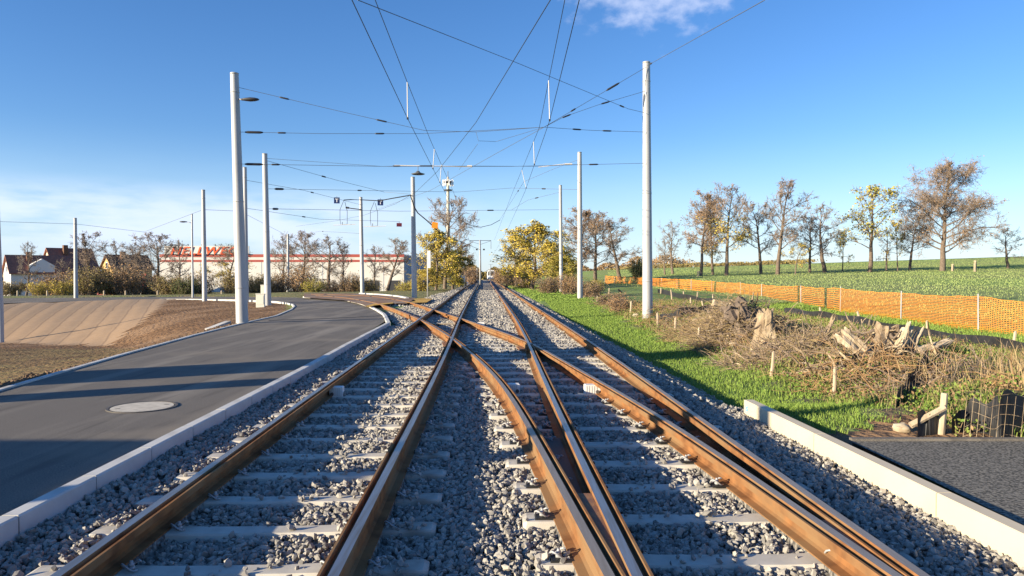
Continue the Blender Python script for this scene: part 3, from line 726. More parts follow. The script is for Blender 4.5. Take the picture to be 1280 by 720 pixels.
# ------------------------------------------------------------------ white boxes beside the rails
def jbox(x, y, w, label, side):
    c = G(x, y, -.19); o = empty('junction_box', (c[0], c[1], -.20), label, 'junction box', 'white boxes beside the rails', R(3))
    mb = MB(); b = .012
    mb.prism([(-w/2, 0), (w/2, 0), (w/2, .15-b), (w/2-b, .15), (-w/2+b, .15), (-w/2, .15-b)], 0, .16); mb.build('housing', M['boxm'], o)
    mb = MB()
    for k in range(5): mb.box(-w/2+.02+k*(w-.04)/5, -w/2+.026+k*(w-.04)/5, -.004, 0.001, .02, .135)
    mb.build('ribs', M['conc'], o)
    mb = MB(); mb.tube([(side*w*.30, -.035, .05), (side*w*.30, .01, .05)], .026, 12); mb.build('cable_gland', M['iron'], o)
jbox(420, 496, .19, 'white box on the sleeper inside the left rail of the left track', -1)
jbox(642, 492, .19, 'white box close to the right of the curving middle rail', 1)
jbox(741, 493, .23, 'largest white box with a round cable hole beside the right curving rail', 1)
for k, (x, y) in enumerate(((613, 413), (640, 428))[:1]):
    c = G(601, 407.5, -.19); o = empty('junction_box', (c[0], c[1], -.20), 'faint pale box beside the rail between the crossing frogs', 'junction box', 'white boxes beside the rails')
    mb = MB(); mb.box(-.12, .12, 0, .2, 0, .14); mb.build('housing', M['boxm'], o)
# loose board in the crossing diamond
c = G(556, 405, -.15); o = MB().box(-.55, .55, -.14, .14, 0, .03).build('cover_board', M['wood']); o.location = (c[0], c[1], -.155); o.rotation_euler = (0, 0, .05)
tag(o, 'tan wooden board lying inside the crossing diamond of the left track', 'board')
# ------------------------------------------------------------------ poles
def pole(xb, yb, xt, yt, d, r0, r1, label, group='galvanised catenary poles'):
    b = P(xb, yb, d); t = P(xt, yt, d); zg = zt1(b[0], b[1]); 
    o = empty('catenary_pole', (b[0], b[1], b[2]), label, 'pole', group)
    mb = MB(); v = t-b; lo = min(-.4, zg-b[2]-.3)
    mb.tube([np.array((0, 0, lo)), (0, 0, 0), v*.5, v*.999, v], [r0, r0, (r0+r1)/2, r1, r1*.8], 20); s = mb.build('mast', M['galv'], o, True); auto_smooth(s)
    h = v[2]; mb = MB()
    for f in (.16, .5, .93):
        mb.tube([v*f-np.array((0, 0, .02)), v*f+np.array((0, 0, .02))], r0+(r1-r0)*f+.008, 20)
    mb.build('band_clamp', M['galv'], o, True); mb = MB(); mb.tube([v, v+np.array((0, 0, .05))], r1*1.02, 20); mb.build('cap', M['galv'], o, True)
    return o, b, t
pl1, b1, t1 = pole(303, 410, 293, 93, 26.5, .215, .145, 'thickest tall galvanised pole at the road edge carrying a street lamp')
pl2, b2, t2 = pole(335, 386, 331, 193, 45, .21, .15, 'tall galvanised pole beside the two cream cabinets')
pole(308, 380, 306, 210, 52, .17, .13, 'galvanised pole half hidden behind the thickest road edge pole')
pole(256, 382, 254, 238, 57, .19, .14, 'galvanised pole standing on the brown earth bank')
pole(95, 375, 94, 273, 70, .19, .14, 'galvanised pole at the far road above the jute covered slope')
pole(1, 391, -8, 140, 40, .14, .10, 'galvanised pole cut by the left edge of the picture')
pole(360, 366, 360, 293, 100, .2, .15, 'slim short galvanised pole far behind the road bend')
pl452, b452, t452 = pole(453, 366, 451, 247, 70, .20, .15, 'galvanised pole with a cable bracket behind the brown paving')
pl517, b517, t517 = pole(518, 371, 516, 222, 58, .21, .16, 'galvanised pole beside the yellow paving with an insulated cable')
plR, bR, tR = pole(809.5, 403, 808, 79, 30, .215, .15, 'tall thick galvanised pole on the grass verge right of the tracks')
plR2, bR2, tR2 = pole(725, 372, 724.5, 191, 53, .20, .15, 'second galvanised pole on the right, at the brush edge')
plR3, bR3, tR3 = pole(701.5, 366, 700.5, 232, 73, .19, .15, 'third and farthest galvanised pole on the right by yellow bushes')
# street lamp fittings
def lamp_head(parent, base, attach, tip_, s=1.0):
    mb = MB(); mb.tube([attach-base, (attach+tip_)/2-base+np.array((0, 0, .03)), tip_-base], .028*s, 8); mb.build('lamp_arm', M['galv'], parent, True)
    mb = MB(); L = .62*s; c = tip_-base; sx = 1 if tip_[0] > attach[0] else -1
    prof = [(0, .05), (.12, .085), (.30, .115), (.46, .10), (.58, .06), (.62, .02)]
    vs = []; n = 10
    for (u, w) in prof:
        for k in range(n):
            q = 2*math.pi*k/n; vs.append((c[0]+sx*(u*s-.05), c[1]+w*1.2*s*math.cos(q), c[2]+w*.62*s*math.sin(q)+.02))
    fs = [(i*n+k, i*n+(k+1) % n, (i+1)*n+(k+1) % n, (i+1)*n+k) for i in range(len(prof)-1) for k in range(n)]+[tuple(range(n)), tuple((len(prof)-1)*n+k for k in range(n))]
    mb.add(vs, fs); mb.build('lamp_head', M['darkm'], parent, True)
a_ = P(295, 125, 26.5); lamp_head(pl1, b1, a_, P(304, 125, 26.4), 1.0)
lp, lb_, lt_ = pole(241, 372, 240, 268, 68, .10, .07, 'slim street lamp post with its lantern reaching left by the far road', 'street lamps')
lamp_head(lp, lb_, P(240, 279, 68), P(233, 277.5, 68), 1.1)
# hanging lamp on the span
c = P(522.5, 217, 46); o = empty('hanging_lamp', c, 'dish shaped lamp hanging from the span wire above the yellow paving pole', 'lamp')
mb = MB(); mb.tube([(0, 0, .45), (0, 0, .08)], .02, 6); mb.build('hanger', M['darkm'], o)
mb = MB(); mb.tube([(0, 0, .16), (0, 0, .06), (0, 0, -.02), (0, 0, -.06)], [.08, .16, .44, .36], 16); mb.build('lamp_shade', M['spanw'], o, True)
# central mast with two cross arms
b = P(600.5, 356, 132); t = P(600, 300, 132); o = empty('catenary_mast', b, 'white centre mast with two side arms between the tracks', 'mast')
v = t-b; mb = MB(); mb.tube([(0, 0, -.5), v], [.2, .14], 12); mb.build('mast', M['galv'], o, True)
for s in (-1, 1):
    mb = MB(); L = 1.9*s; zz = v[2]-.1
    mb.tube([(0, 0, zz), (L, 0, zz)], .05, 6); mb.tube([(0, 0, zz-.7), (L, 0, zz-.05)], .03, 6); mb.tube([(L, 0, zz), (L, 0, zz-1.5)], .04, 6); mb.build('cross_arm', M['darkm'], o)
    mb = MB(); mb.tube([(L*.25, 0, zz-1.6), (L*.42, 0, zz-1.6)], .14, 8); mb.build('insulator', M['darkm'], o)
for (x, yt, yb, lb) in ((596.3, 336, 351, 'thin pale post left of the white centre mast'), (612.7, 336, 350.5, 'thin pale post right of the approaching tram')):
    d = 235; b = P(x, yb, d); t = P(x, yt, d); o = empty('signal_post', b, lb, 'post', 'thin far posts'); mb = MB(); mb.tube([(0, 0, -.3), t-b], .16, 8); mb.build('post', M['galv'], o)
    mb = MB(); mb.tube([t-b, t-b+np.array((0, 0, .2))], .18, 8); mb.build('cap', M['galv'], o)
# sign post by the yellow paving
b = P(534.5, 371.5, 57); o = empty('sign_post', b, 'slim white post with a narrow edge-on signal plate right of the yellow paving', 'sign'); h = 60*57/F
mb = MB(); mb.tube([(0, 0, -.3), (0, 0, h)], .045, 10); mb.build('post', M['galv'], o, True)
mb = MB(); mb.box(.05, .33, -.03, .03, h-1.45, h-.12, Matrix.Rotation(R(-38), 4, 'Z')); mb.build('sign_plate', M['galv'], o)
# telecom tower
d = 260; b = P(560.5, 350, d); t = P(560, 236, d); o = empty('telecom_tower', b, 'tall telecom mast with a ring of antennas rising behind the bare tree', 'tower')
v = t-b; mb = MB(); mb.tube([(0, 0, -3), v*.7, v, v*1.13], [1.0, .62, .5, .4], 14); mb.build('mast', M['conc'], o, True)
mb = MB()
for zz, r in ((v[2]*.98, 1.5), (v[2]*1.07, 1.7)): mb.tube([(v[0], 0, zz), (v[0], 0, zz+.35)], r, 12)
mb.build('platform', M['darkm'], o)
for k in range(8):
    q = 2*math.pi*k/8+.3; mb = MB(); x_, y_ = v[0]+1.75*math.cos(q), 1.75*math.sin(q); mb.box(x_-.22, x_+.22, y_-.22, y_+.22, v[2]*1.03, v[2]*1.03+2.2); mb.build('antenna', M['whitep'], o)
mb = MB(); mb.tube([v*1.13, v*1.13+np.array((0, 0, 2.0))], .12, 6); mb.build('spike', M['darkm'], o)
# ------------------------------------------------------------------ overhead wires
WN = 0
def wire(pts, r, label, mt='spanw', sag=0.0, group=None, name='span_wire', ins=(), cat='wire'):
    pts = [np.array(p, float) for p in pts]; out = []
    for a, b in zip(pts[:-1], pts[1:]):
        n = max(2, min(12, int(np.linalg.norm(b-a)/3)+2)) if sag else 2
        for k in range(n-1):
            u = k/(n-1); q = a+(b-a)*u; q = q-np.array((0, 0, sag*4*u*(1-u))); out.append(q)
    out.append(pts[-1]); o = empty(name, out[0], label, cat, group); base = out[0]
    mb = MB(); mb.tube([p-base for p in out], r, 5); mb.build('wire', M[mt], o)
    P_ = np.array(out); dd = np.r_[0, np.cumsum(np.linalg.norm(np.diff(P_, axis=0), axis=1))]
    for (f, L, rr) in ins:
        s0 = f*dd[-1]; e = min(s0+L, dd[-1]); a = np.array([np.interp(s0, dd, P_[:, i]) for i in range(3)])-base; b = np.array([np.interp(e, dd, P_[:, i]) for i in range(3)])-base
        mb = MB(); mb.tube([a, a+(b-a)*.15, a+(b-a)*.85, b], [rr*.5, rr, rr, rr*.5], 8); mb.build('insulator', M['darkm'], o, True)
    return o
def Z(x, y, z): 
    r = ray(x, y); t = (z-CAMZ)/r[2]; return np.array((r[0]*t, r[1]*t, z))
def back(p, q, Yb=-4): return p+(p-q)*((p[1]-Yb)/(q[1]-p[1]))
ZC = 5.5
ct1 = [Z(440, 0, ZC), Z(510, 149, ZC), Z(555, 238, ZC), Z(577, 279, ZC), Z(590, 307, ZC), Z(597, 322, ZC)]; ct1 = [back(ct1[0], ct1[1])]+ct1
ct5 = [Z(724, 0, ZC), Z(687, 151, ZC), Z(656, 240, ZC), Z(633, 290, ZC), Z(618, 316, ZC), Z(611, 328, ZC)]; ct5 = [back(ct5[0], ct5[1])]+ct5
ct3 = [Z(688, 0, ZC), Z(595, 153, ZC), Z(547, 214, ZC), Z(520, 240, ZC), Z(494, 255, ZC), Z(455, 269, ZC), Z(420, 276, ZC), Z(370, 283, ZC)]; ct3 = [back(ct3[0], ct3[1])]+ct3
wire(ct1, .0075, 'contact wire hanging above the straight left track', 'wire', name='contact_wire')
wire(ct5, .0075, 'contact wire hanging above the straight right track', 'wire', name='contact_wire')
wire(ct3, .0075, 'contact wire that swings left following the curving rails', 'wire', name='contact_wire')
def P2(x, y, z): return Z(x, y, z)
ms1 = [Z(469, 0, 6.45), Z(510, 105, 6.4), Z(538, 175, 6.2), Z(566, 238, 6.3), Z(586, 290, 6.3)]; ms1 = [back(ms1[0], ms1[1])]+ms1
ms4 = [Z(706, 0, 6.5), Z(686, 100, 6.5), Z(674, 160, 6.3), Z(641, 240, 6.3), Z(618, 300, 6.3)]; ms4 = [back(ms4[0], ms4[1])]+ms4
wire(ms1, .0075, 'messenger wire above the contact wire of the left track', 'wire', name='messenger_wire')
wire(ms4, .0075, 'messenger wire above the contact wire of the right track', 'wire', name='messenger_wire')
def lerp_path(path, d):
    p = np.array(path); return np.array([np.interp(d, p[:, 1], p[:, i]) for i in range(3)])
for (cw, mw, ds, lb) in ((ct1, ms1, (18.4, 27, 31), 'left'), (ct5, ms4, (18.6, 26, 33), 'right')):
    for j, d in enumerate(ds):
        a, b = lerp_path(cw, d), lerp_path(mw, d); o = empty('dropper', a, '%s dropper rod linking the two wires above the %s track' % (('nearest white', 'second white', 'farthest white')[j], lb), 'dropper', 'white droppers'); mb = MB(); mb.tube([(0, 0, 0), b-a], .014, 6); mb.build('rod', M['frp'], o)
        mb = MB(); mb.box(-.02, .02, -.03, .03, -.02, .03); mb.build('clip', M['darkm'], o)
wire([P(956, 0, 15), P(809, 82, 29.8)], .009, 'wire running from the thick right pole top back over the camera', ins=((.93, .5, .035),))
J = P(680, 159, 28)
wire([P(807.5, 84, 29.8), J, P(620, 192, 33), P(538, 238, 45), P(470, 262, 62)], .009, 'long wire sloping down left from the thick right pole top', ins=((.035, .7, .04), (.09, .25, .03)))
wire([P(447, 0, 13), P(640, 76, 22), P(785, 136, 29), P(806, 141, 29.8)], .008, 'diagonal wire from the top left down to the thick right pole', ins=((.9, .4, .03),))
wire([P(806, 114, 29.8), P(748, 131, 29), P(705, 146, 28.5), J], .008, 'short wire from below the right pole top to the wire junction', ins=((.35, .4, .03), (.72, .4, .03)))
wire([P(297, 109, 26.5), P(420, 138, 27), P(530, 163, 27.5), P(595, 165, 28), J], .008, 'upper span wire falling right from the lamp pole top', ins=((.13, .35, .03), (.44, .4, .03)))
wire([P(298, 165, 26.5), P(400, 167, 27), P(530, 167, 28), J], .008, 'level span wire from the lamp pole to the wire junction', ins=((.02, .62, .045), (.12, .3, .03), (.43, .35, .03)))
wire([J, P(740, 163, 29), P(806, 165, 29.8)], .008, 'level span wire from the junction to the thick right pole', ins=((.28, .4, .03), (.58, .4, .03)))
wire([P(299, 205, 26.5), P(480, 208, 28), P(640, 208, 29), P(806, 204, 29.8)], .008, 'lower span wire crossing between the lamp pole and right pole', ins=((.012, .62, .045), (.07, .3, .03), (.85, .4, .03)))
wire([P(595, 165, 28), P(598, 176, 28), P(620, 177, 28.3), J], .007, 'short looped wire under the wire junction', ins=())
wire([P(574, 212, 36), P(597, 180, 29)], .007, 'short slanting tie wire left of the junction')
A1 = P(493, 207.5, 46); A2 = P(590, 207.5, 46)
wire([P(333, 198, 45), P(478, 208, 46), A1, A2, P(680, 208, 52), P(724, 205, 53)], .010, 'span wire from the cabinet pole top to the second right pole', ins=((.33, .5, .05), (.40, 1.0, .045)))
o = empty('registration_arm', A1, 'pale fibreglass arm on the span wire above the left track', 'arm', 'fibreglass arms'); mb = MB(); mb.tube([(0, 0, .04), A2-A1-np.array((0, 0, .05))], .028, 6); mb.build('tube', M['frp'], o); mb = MB(); mb.tube([A2-A1, A2-A1+np.array((-.3, 0, 0))], .05, 8); mb.build('clamp', M['frp'], o)
A1 = P(673, 209, 50); A2 = P(706, 205, 50)
o = empty('registration_arm', A1, 'pale fibreglass arm on the span wire above the right track', 'arm', 'fibreglass arms'); mb = MB(); mb.tube([(0, 0, 0), A2-A1], .028, 6); mb.build('tube', M['frp'], o); mb = MB(); mb.tube([A2-A1, A2-A1+np.array((.5, 0, 0))], .05, 8); mb.build('clamp', M['frp'], o)
wire([P(334, 201, 45), P(420, 225, 52), P(480, 240, 60), P(516, 243, 58)], .012, 'wire falling from the cabinet pole to the insulated cable pole', ins=((.3, .5, .05),))
wire([P(335, 236, 45), P(450, 238, 55), P(572, 240, 60), P(640, 235, 60), P(724, 237, 53)], .012, 'middle span wire from the cabinet pole to the second right pole', ins=((.02, .9, .07), (.32, .5, .05), (.86, .5, .05)))
wire([P(335, 261, 45), P(400, 262, 55), P(500, 264, 66), P(600, 263, 70), P(700, 262, 73)], .014, 'lowest span wire reaching the farthest right pole', ins=((.02, .9, .07), (.8, .7, .06)))
wire([P(724.5, 199, 53), P(690, 212, 55), P(655, 227, 58), P(624, 276, 90)], .012, 'wire slanting left from the second right pole top', ins=((.3, .5, .05),))
wire([P(700.5, 240, 73), P(660, 250, 78), P(640, 262, 85)], .014, 'short wire slanting left from the third right pole', ins=((.3, .6, .06),))
wire([P(576, 275, 80), P(588, 282, 80), P(601, 284, 80), P(614, 281, 80), P(625, 275, 80)], .030, 'sagging U shaped feeder cable between the messenger wires', 'black', name='feeder_cable')
wire([P(0, 277, 60), P(95, 280, 70), P(180, 290, 75), P(254, 262, 57)], .014, 'slack wire between the far left poles')
wire([P(254, 262, 57), P(300, 264, 60), P(360, 295, 100)], .014, 'wire linking the bank pole to the slim short pole')
wire([P(306, 225, 52), P(380, 238, 60), P(451, 256, 70)], .013, 'wire from the half hidden pole to the cable bracket pole', ins=((.5, .5, .05),))
wire([P(306, 260, 52), P(400, 274, 64), P(500, 277, 72)], .013, 'lower wire from the half hidden pole over the brown paving', ins=((.4, .6, .05),))
wire([P(360, 297, 100), P(400, 289, 90), P(453, 292, 70)], .014, 'sagging wire between the slim short pole and bracket pole', ins=((.4, .6, .05),))
# insulated feeder cable with its loops
wire([P(549, 290, 58), P(534, 276, 58), P(522, 266, 58), P(517.5, 258, 57.7), P(513, 244, 57.7), P(490, 248, 62), P(474, 251, 65), P(455, 250, 69.6), P(438, 249.5, 68), P(430, 250, 66)], .045, 'thick black insulated cable between the two middle poles', 'black', name='feeder_cable')
wire([P(549, 290, 58), P(570, 300, 85), P(590, 308, 120), P(600, 312, 131)], .03, 'thin black cable descending to the white centre mast', 'black', name='feeder_cable')
for k, (x, y, d, lb) in enumerate(((430, 250, 66, 'left'), (468, 252, 66, 'right'))):
    wire([P(x, y, d), P(x-5, y+12, d), P(x-5, y+24, d), P(x-4, y+31, d), P(x+4, y+30, d), P(x+4, y+14, d), P(x+1, y+2, d)], .022, '%s hanging cable loop feeding the curve wires' % lb, 'black', name='cable_loop', cat='cable')
    o = empty('section_insulator', P(x-5, y+31.5, d), 'pale horizontal section insulator under the %s cable loop' % lb, 'insulator', 'section insulators'); mb = MB(); mb.tube([(-.6, 0, 0), (1.4, 0, .08)], .03, 6); mb.build('runner', M['frp'], o); mb = MB(); mb.tube([(.2, 0, .04), (.2, 0, .3)], .03, 6); mb.build('hanger', M['darkm'], o)
o = empty('cable_bracket', P(452, 262, 69.8), 'short dark bracket reaching left from the pole behind the paving', 'bracket'); mb = MB(); mb.tube([(0, 0, 0), (-1.0, 0, .12), (-1.2, 0, .16)], .05, 6); mb.build('arm', M['darkm'], o); mb = MB(); mb.tube([(-1.2, 0, .16), (-1.5, 0, .2)], .09, 8); mb.build('insulator', M['darkm'], o)
# hanging plates
def plate(x, y, d, s, h, mt, label, letter=False, tilt=0, cat='sign'):
    o = empty('wire_sign', P(x, y, d), label, cat, None, R(8)); w = s*d/F; hh = h*d/F
    mb = MB(); mb.box(-w/2, w/2, 0, .03, -hh/2, hh/2, Matrix.Rotation(tilt, 4, 'Y')); mb.build('plate', M[mt], o)
    mb = MB(); mb.tube([(0, .015, hh/2-.02), (0, .015, hh/2+.12)], .02, 6); mb.build('hanger', M['darkm'], o)
    if letter:
        mb = MB(); mb.box(-w*.26, w*.26, -.012, -.002, hh*.16, hh*.30); mb.box(-w*.07, w*.07, -.012, -.002, -hh*.30, hh*.158); mb.build('letter', M['whitep'], o)
plate(421, 250.5, 66, 7, 7.5, 'blue', 'left dark blue square sign with a white T hung on the wires', True)
plate(475.5, 253, 66, 7, 7.5, 'blue', 'right dark blue square sign with a white T near the tall pole', True)
plate(499, 281, 60, 6.5, 4.5, 'signr', 'small dark red plate hanging on a wire left of a pole')
plate(543.5, 281.5, 57, 7.5, 7.5, 'signo', 'bright orange square plate hung on the black cable', tilt=R(8))
# ------------------------------------------------------------------ small things on the left bank
def cabinet(x, yb, yt, w, d, label, dep=.35):
    b = P(x, yb, d); h = (yb-yt)*d/F; w = w*d/F; o = empty('utility_cabinet', b, label, 'cabinet', 'cream cabinets', R(6))
    mb = MB(); mb.box(-w/2, w/2, 0, dep, -.3, h-.05); mb.build('housing', M['creamb'], o); mb = MB(); mb.box(-w/2-.02, w/2+.02, -.02, dep+.02, h-.05, h); mb.build('lid', M['creamb'], o)
    mb = MB(); mb.box(-w/2+.04, w/2-.04, -.012, -.001, .12, h-.12); mb.build('door', M['creamb'], o)
cabinet(325, 383, 367, 10, 43, 'wide low cream cabinet in front of the taller one')
cabinet(329, 381, 356, 6, 45.5, 'narrow taller cream cabinet against the pole')
p0 = on_ground(273, 409); o = MB().box(-.65, .65, -.11, .11, 0, .10).build('concrete_beam', M['kerbw']); o.location = (p0[0], p0[1], p0[2]+.0); o.rotation_euler = (0, R(-9), R(78)); tag(o, 'short white beam lying on the brown earth bank', 'beam')
for k, (x, lb) in enumerate(((22, 'leftmost low wooden post on the grass behind the far road'), (59, 'low wooden post between the two ochre bushes'), (130, 'low pale post beside the small red shape'), (157, 'low post left of the big bare tree'), (197, 'low post at the grass left of the store trees'), (277, 'low pale post in front of the yellow brown tree'))):
    b = P(x, 371, 78); o = empty('wooden_post', b, lb, 'post', 'low posts behind the far road'); mb = MB(); mb.tube([(0, 0, -.8), (0, 0, .62)], [.09, .08], 8); mb.build('shaft', M['wood'], o); mb = MB(); mb.tube([(0, 0, .62), (0, 0, .66)], [.09, .05], 8); mb.build('cap', M['wood'], o)
# ------------------------------------------------------------------ stakes on the right
near = [(746, 378, 370, 'in the weeds nearest the yellow bushes'), (788, 394, 376.5, 'standing left of the thick right pole'), (822, 410, 391, 'first right of the thick right pole'), (843, 419, 397, 'second right of the thick right pole'), (872, 435, 409, 'at the grass edge left of the root pile'), (906, 437, 418, 'tilted at the foot of the root pile'), (964, 471, 440, 'below the upright root stump'), (1042, 496, 460, 'alone in the grass left of the dark gap')]
farr = [(761, 367.5, 360, 'far off left of the thick right pole'), (826, 367, 360, 'farthest one just right of the thick right pole'), (840, 377, 362, 'tallest of the far cluster right of the pole'), (854.5, 371.5, 364, 'second of the far cluster by the net'), (863, 383, 372, 'third of the far cluster'), (880, 388, 376, 'leaning slightly before the black sheet'), (871, 375, 365, 'slim one just below the orange net'), (891, 378, 368, 'right of the far cluster by the net'), (914, 383, 373, 'just above the root pile'), (1026, 399, 384, 'above the black sheet left of the logs'), (1076, 407, 389, 'leaning above the pale split logs'), (1159, 422, 401, 'between the black sheet and orange net'), (1265, 442, 414, 'at the right edge before the orange net')]
for (x, yb, yt, lb) in near+farr:
    b = on_ground(x, yb); d = b[1]; h = (yb-yt)*d/F; r = min(.045, .022+.0009*d); lean = np.array((random.uniform(-.12, .12)*h, random.uniform(-.06, .06), 0))
    if 'tilted' in lb or 'leaning' in lb: lean[0] = (.25 if 'tilted' in lb else -.2)*h
    o = empty('wooden_stake', b, 'pale wooden stake '+lb, 'stake', 'pale stakes around the brush'); mb = MB()
    mb.tube([(-lean[0]*.3, 0, -.3), (0, 0, 0), lean*.5+np.array((.008, 0, h*.5)), lean+np.array((0, 0, h*.97))], [r, r, r*.93, r*.85], 7); mb.build('shaft', M['wood'], o)
    mb = MB(); mb.tube([lean+np.array((0, 0, h*.97)), lean+np.array((.01, 0, h*1.02))], [r*.85, r*.4], 7); mb.build('splintered_top', M['wood'], o)
b = on_ground(1178, 545); d = b[1]; o = empty('braced_post', b, 'stout pale post with a slanting brace beside the dark sheet at the pad', 'post')
mb = MB(); s = d/F; mb.tube([(-.02, 0, -.3), (-.02, 0, 0), (.02, 0, 54*s)], [.043, .043, .037], 8); mb.build('upright', M['wood'], o)
mb = MB(); mb.tube([(-42*s, -.03, 14*s), (-1*s, -.055, 37*s)], [.038, .034], 8); mb.build('brace', M['wood'], o)
# ------------------------------------------------------------------ orange net fence
top = [(756, 345.2), (768, 346), (780, 346.6), (792, 347.2), (808, 348), (827, 348.8), (846, 349.6), (864, 350.6), (889, 352.4), (925, 354.6), (952, 357), (1001, 359), (1050, 361.5), (1126, 367.5), (1223, 372), (1345, 384), (1490, 398)]
bot = [(756, 355), (768, 356), (780, 357), (792, 358), (808, 360), (827, 362), (846, 364), (864, 366.5), (889, 369.5), (925, 374), (952, 378), (1001, 385), (1050, 393), (1126, 404.5), (1223, 417), (1345, 436), (1490, 456)]
H = 1.12; nb = []
for (x, y0), (_, y1) in zip(top, bot):
    d = H*F/(y1-y0); b = P(x, y1, d); nb.append(b)
# smooth the plan
fo = empty('net_fence', nb[-3], 'long bright orange plastic mesh fence on thin posts beside the field', 'fence')
base = nb[-3]
for b in nb:
    mb = MB(); q = b-base; gz = zt1(b[0], b[1])-base[2]; mb.tube([(q[0], q[1], min(gz, q[2])-.2), (q[0]+random.uniform(-.03, .03), q[1], q[2]+H+.12)], .022, 6); mb.build('fence_post', M['galv'], fo)
for i in range(len(nb)-1):
    a, b = nb[i]-base, nb[i+1]-base; L = np.linalg.norm(b-a); near_ = nb[i+1][1] < 60
    ch = .085 if nb[i][1] < 33 else (.14 if near_ else .25); nh = max(6, int(H/(ch*.62))); nv = int(L/ch); w = .013 if ch < .1 else (.023 if ch < .2 else .055); V_ = []; Fc = []
    n_ = np.array((-(b-a)[1], (b-a)[0], 0))/L
    def pt_(u, v):
        s = u*L; sagz = -.05*math.sin(math.pi*u)*v - .02*math.sin(7*u*math.pi+i); off = .05*math.sin(u*9+i*2)*math.sin(v*3)
        return a+(b-a)*u+np.array((0, 0, -.02+v*(H+.06)+sagz))+n_*off
    for j in range(nh+1):
        v = j/nh; N = max(8, int(L/.5)); ww = w*(1.6 if j in (0, nh) else 1)
        for k in range(N):
            p, q = pt_(k/N, v), pt_((k+1)/N, v); s0 = len(V_); V_ += [p-(0, 0, ww/2), q-(0, 0, ww/2), q+(0, 0, ww/2), p+(0, 0, ww/2)]; Fc.append((s0, s0+1, s0+2, s0+3))
    tv = (b-a)/L
    for k in range(nv+1):
        u = k/max(nv, 1)
        for j in range(4):
            p, q = pt_(u, j/4), pt_(u, (j+1)/4); s0 = len(V_); V_ += [p-tv*w*.45, p+tv*w*.45, q+tv*w*.45, q-tv*w*.45]; Fc.append((s0, s0+1, s0+2, s0+3))
    o = link('net_panel', np_mesh('net', np.array(V_), [np.array(Fc)]), M['orange'], fo)
# ------------------------------------------------------------------ black reptile sheets
def sheet_fence(px, hts, label, lean=0.0):
    w = [on_ground(x, y) for x, y in px]; w = catmull(w, 8); hh = np.interp(np.linspace(0, 1, len(w)), np.linspace(0, 1, len(hts)), hts)
    mb = MB(); vs = []
    for i, (p, h) in enumerate(zip(w, hh)):
        wob = .05*math.sin(i*.55)+random.uniform(-.008, .008); gz = zt1(p[0], p[1]); hq = h*(1+.12*math.sin(i*.9))
        vs += [(p[0], p[1], gz-.1), (p[0]+wob, p[1]+wob+.006, gz+hq), (p[0]+wob+.012, p[1]+wob+.02, gz+hq), (p[0]+.012, p[1]+.014, gz-.1)]
    fs = [(i*4+k, i*4+4+k, i*4+4+(k+1) % 4, i*4+(k+1) % 4) for i in range(len(w)-1) for k in range(4)]
    mb.add(vs, fs); o = mb.build('silt_sheet', M['silt']); return tag(o, label, 'sheet', 'black sheets around the brush')
sheet_fence([(980, 394), (1026, 400), (1076, 408), (1159, 424), (1280, 445), (1400, 468)], [.30, .32, .30, .28, .32, .3], 'long black plastic sheet strip behind the logs below the orange net')
sheet_fence([(822, 366), (860, 376), (892, 381), (930, 388)], [.3, .35, .3, .3], 'short black sheet strip below the far stakes')
sheet_fence([(818, 400), (850, 399), (886, 391), (893, 388)], [.15, .38, .3, .2], 'black sheet running across the weeds right of the thick pole')
sheet_fence([(1147, 548), (1165, 546), (1182, 545)], [.28, .24, .26], 'small grey black sheet piece between brace and post')
sheet_fence([(1190, 544), (1215, 540), (1245, 549), (1262, 549), (1320, 530)], [.18, .35, .42, .5, .5], 'crumpled grey black sheet bulging at the pad edge')
sheet_fence([(1120, 513), (1135, 498), (1148, 478), (1160, 460)], [.18, .3, .35, .3], 'dark sheet in the gap dividing the brush mounds')
def mesh_fence(px, ht, label):
    w = catmull([on_ground(x, y) for x, y in px], 6); mb = MB()
    for j in range(5):
        mb.tube([(p[0], p[1]-.05-.04*math.sin(k*.8+j), zt1(p[0], p[1])+.04+ht*j/4+.03*math.sin(k*.6)) for k, p in enumerate(w)], .0022, 4)
    for k, p in enumerate(w[::2]): mb.tube([(p[0], p[1]-.05, zt1(p[0], p[1])), (p[0]+.03, p[1]-.07, zt1(p[0], p[1])+ht+.04)], .0022, 4)
    tag(mb.build('wire_mesh', M['woodg']), label, 'wire mesh', 'wire mesh strips')
mesh_fence([(1105, 518), (1122, 512), (1140, 500), (1150, 486)], .45, 'bent wire mesh at the dark gap between mounds')
mesh_fence([(1200, 549), (1225, 547), (1250, 551), (1282, 549), (1310, 548)], .45, 'bent wire mesh in front of the crumpled sheet')

# ------------------------------------------------------------------ plants
def seg_mesh(segs, sides):
    """segs (n,8): p0,p1,r0,r1"""
    s = np.asarray(segs, float); p0 = s[:, :3]; p1 = s[:, 3:6]; r0 = s[:, 6]; r1 = s[:, 7]; t = p1-p0; L = np.linalg.norm(t, axis=1)+1e-9; t = t/L[:, None]
    ref = np.where(np.abs(t[:, 2:3]) < .9, np.array([[0, 0, 1.]]), np.array([[1., 0, 0]])); a = np.cross(t, ref); a /= np.linalg.norm(a, axis=1)[:, None]; b = np.cross(t, a)
    q = 2*np.pi*np.arange(sides)/sides; c, si = np.cos(q), np.sin(q)
    ring = a[:, None, :]*c[None, :, None]+b[:, None, :]*si[None, :, None]
    V = np.concatenate([p0[:, None, :]+ring*r0[:, None, None], p1[:, None, :]+ring*r1[:, None, None]], 1); n = len(s)
    k = np.arange(sides); f = np.stack([k, (k+1) % sides, (k+1) % sides+sides, k+sides], -1); Fq = (f[None]+2*sides*np.arange(n)[:, None, None]).reshape(-1, 4)
    return V.reshape(-1, 3), Fq
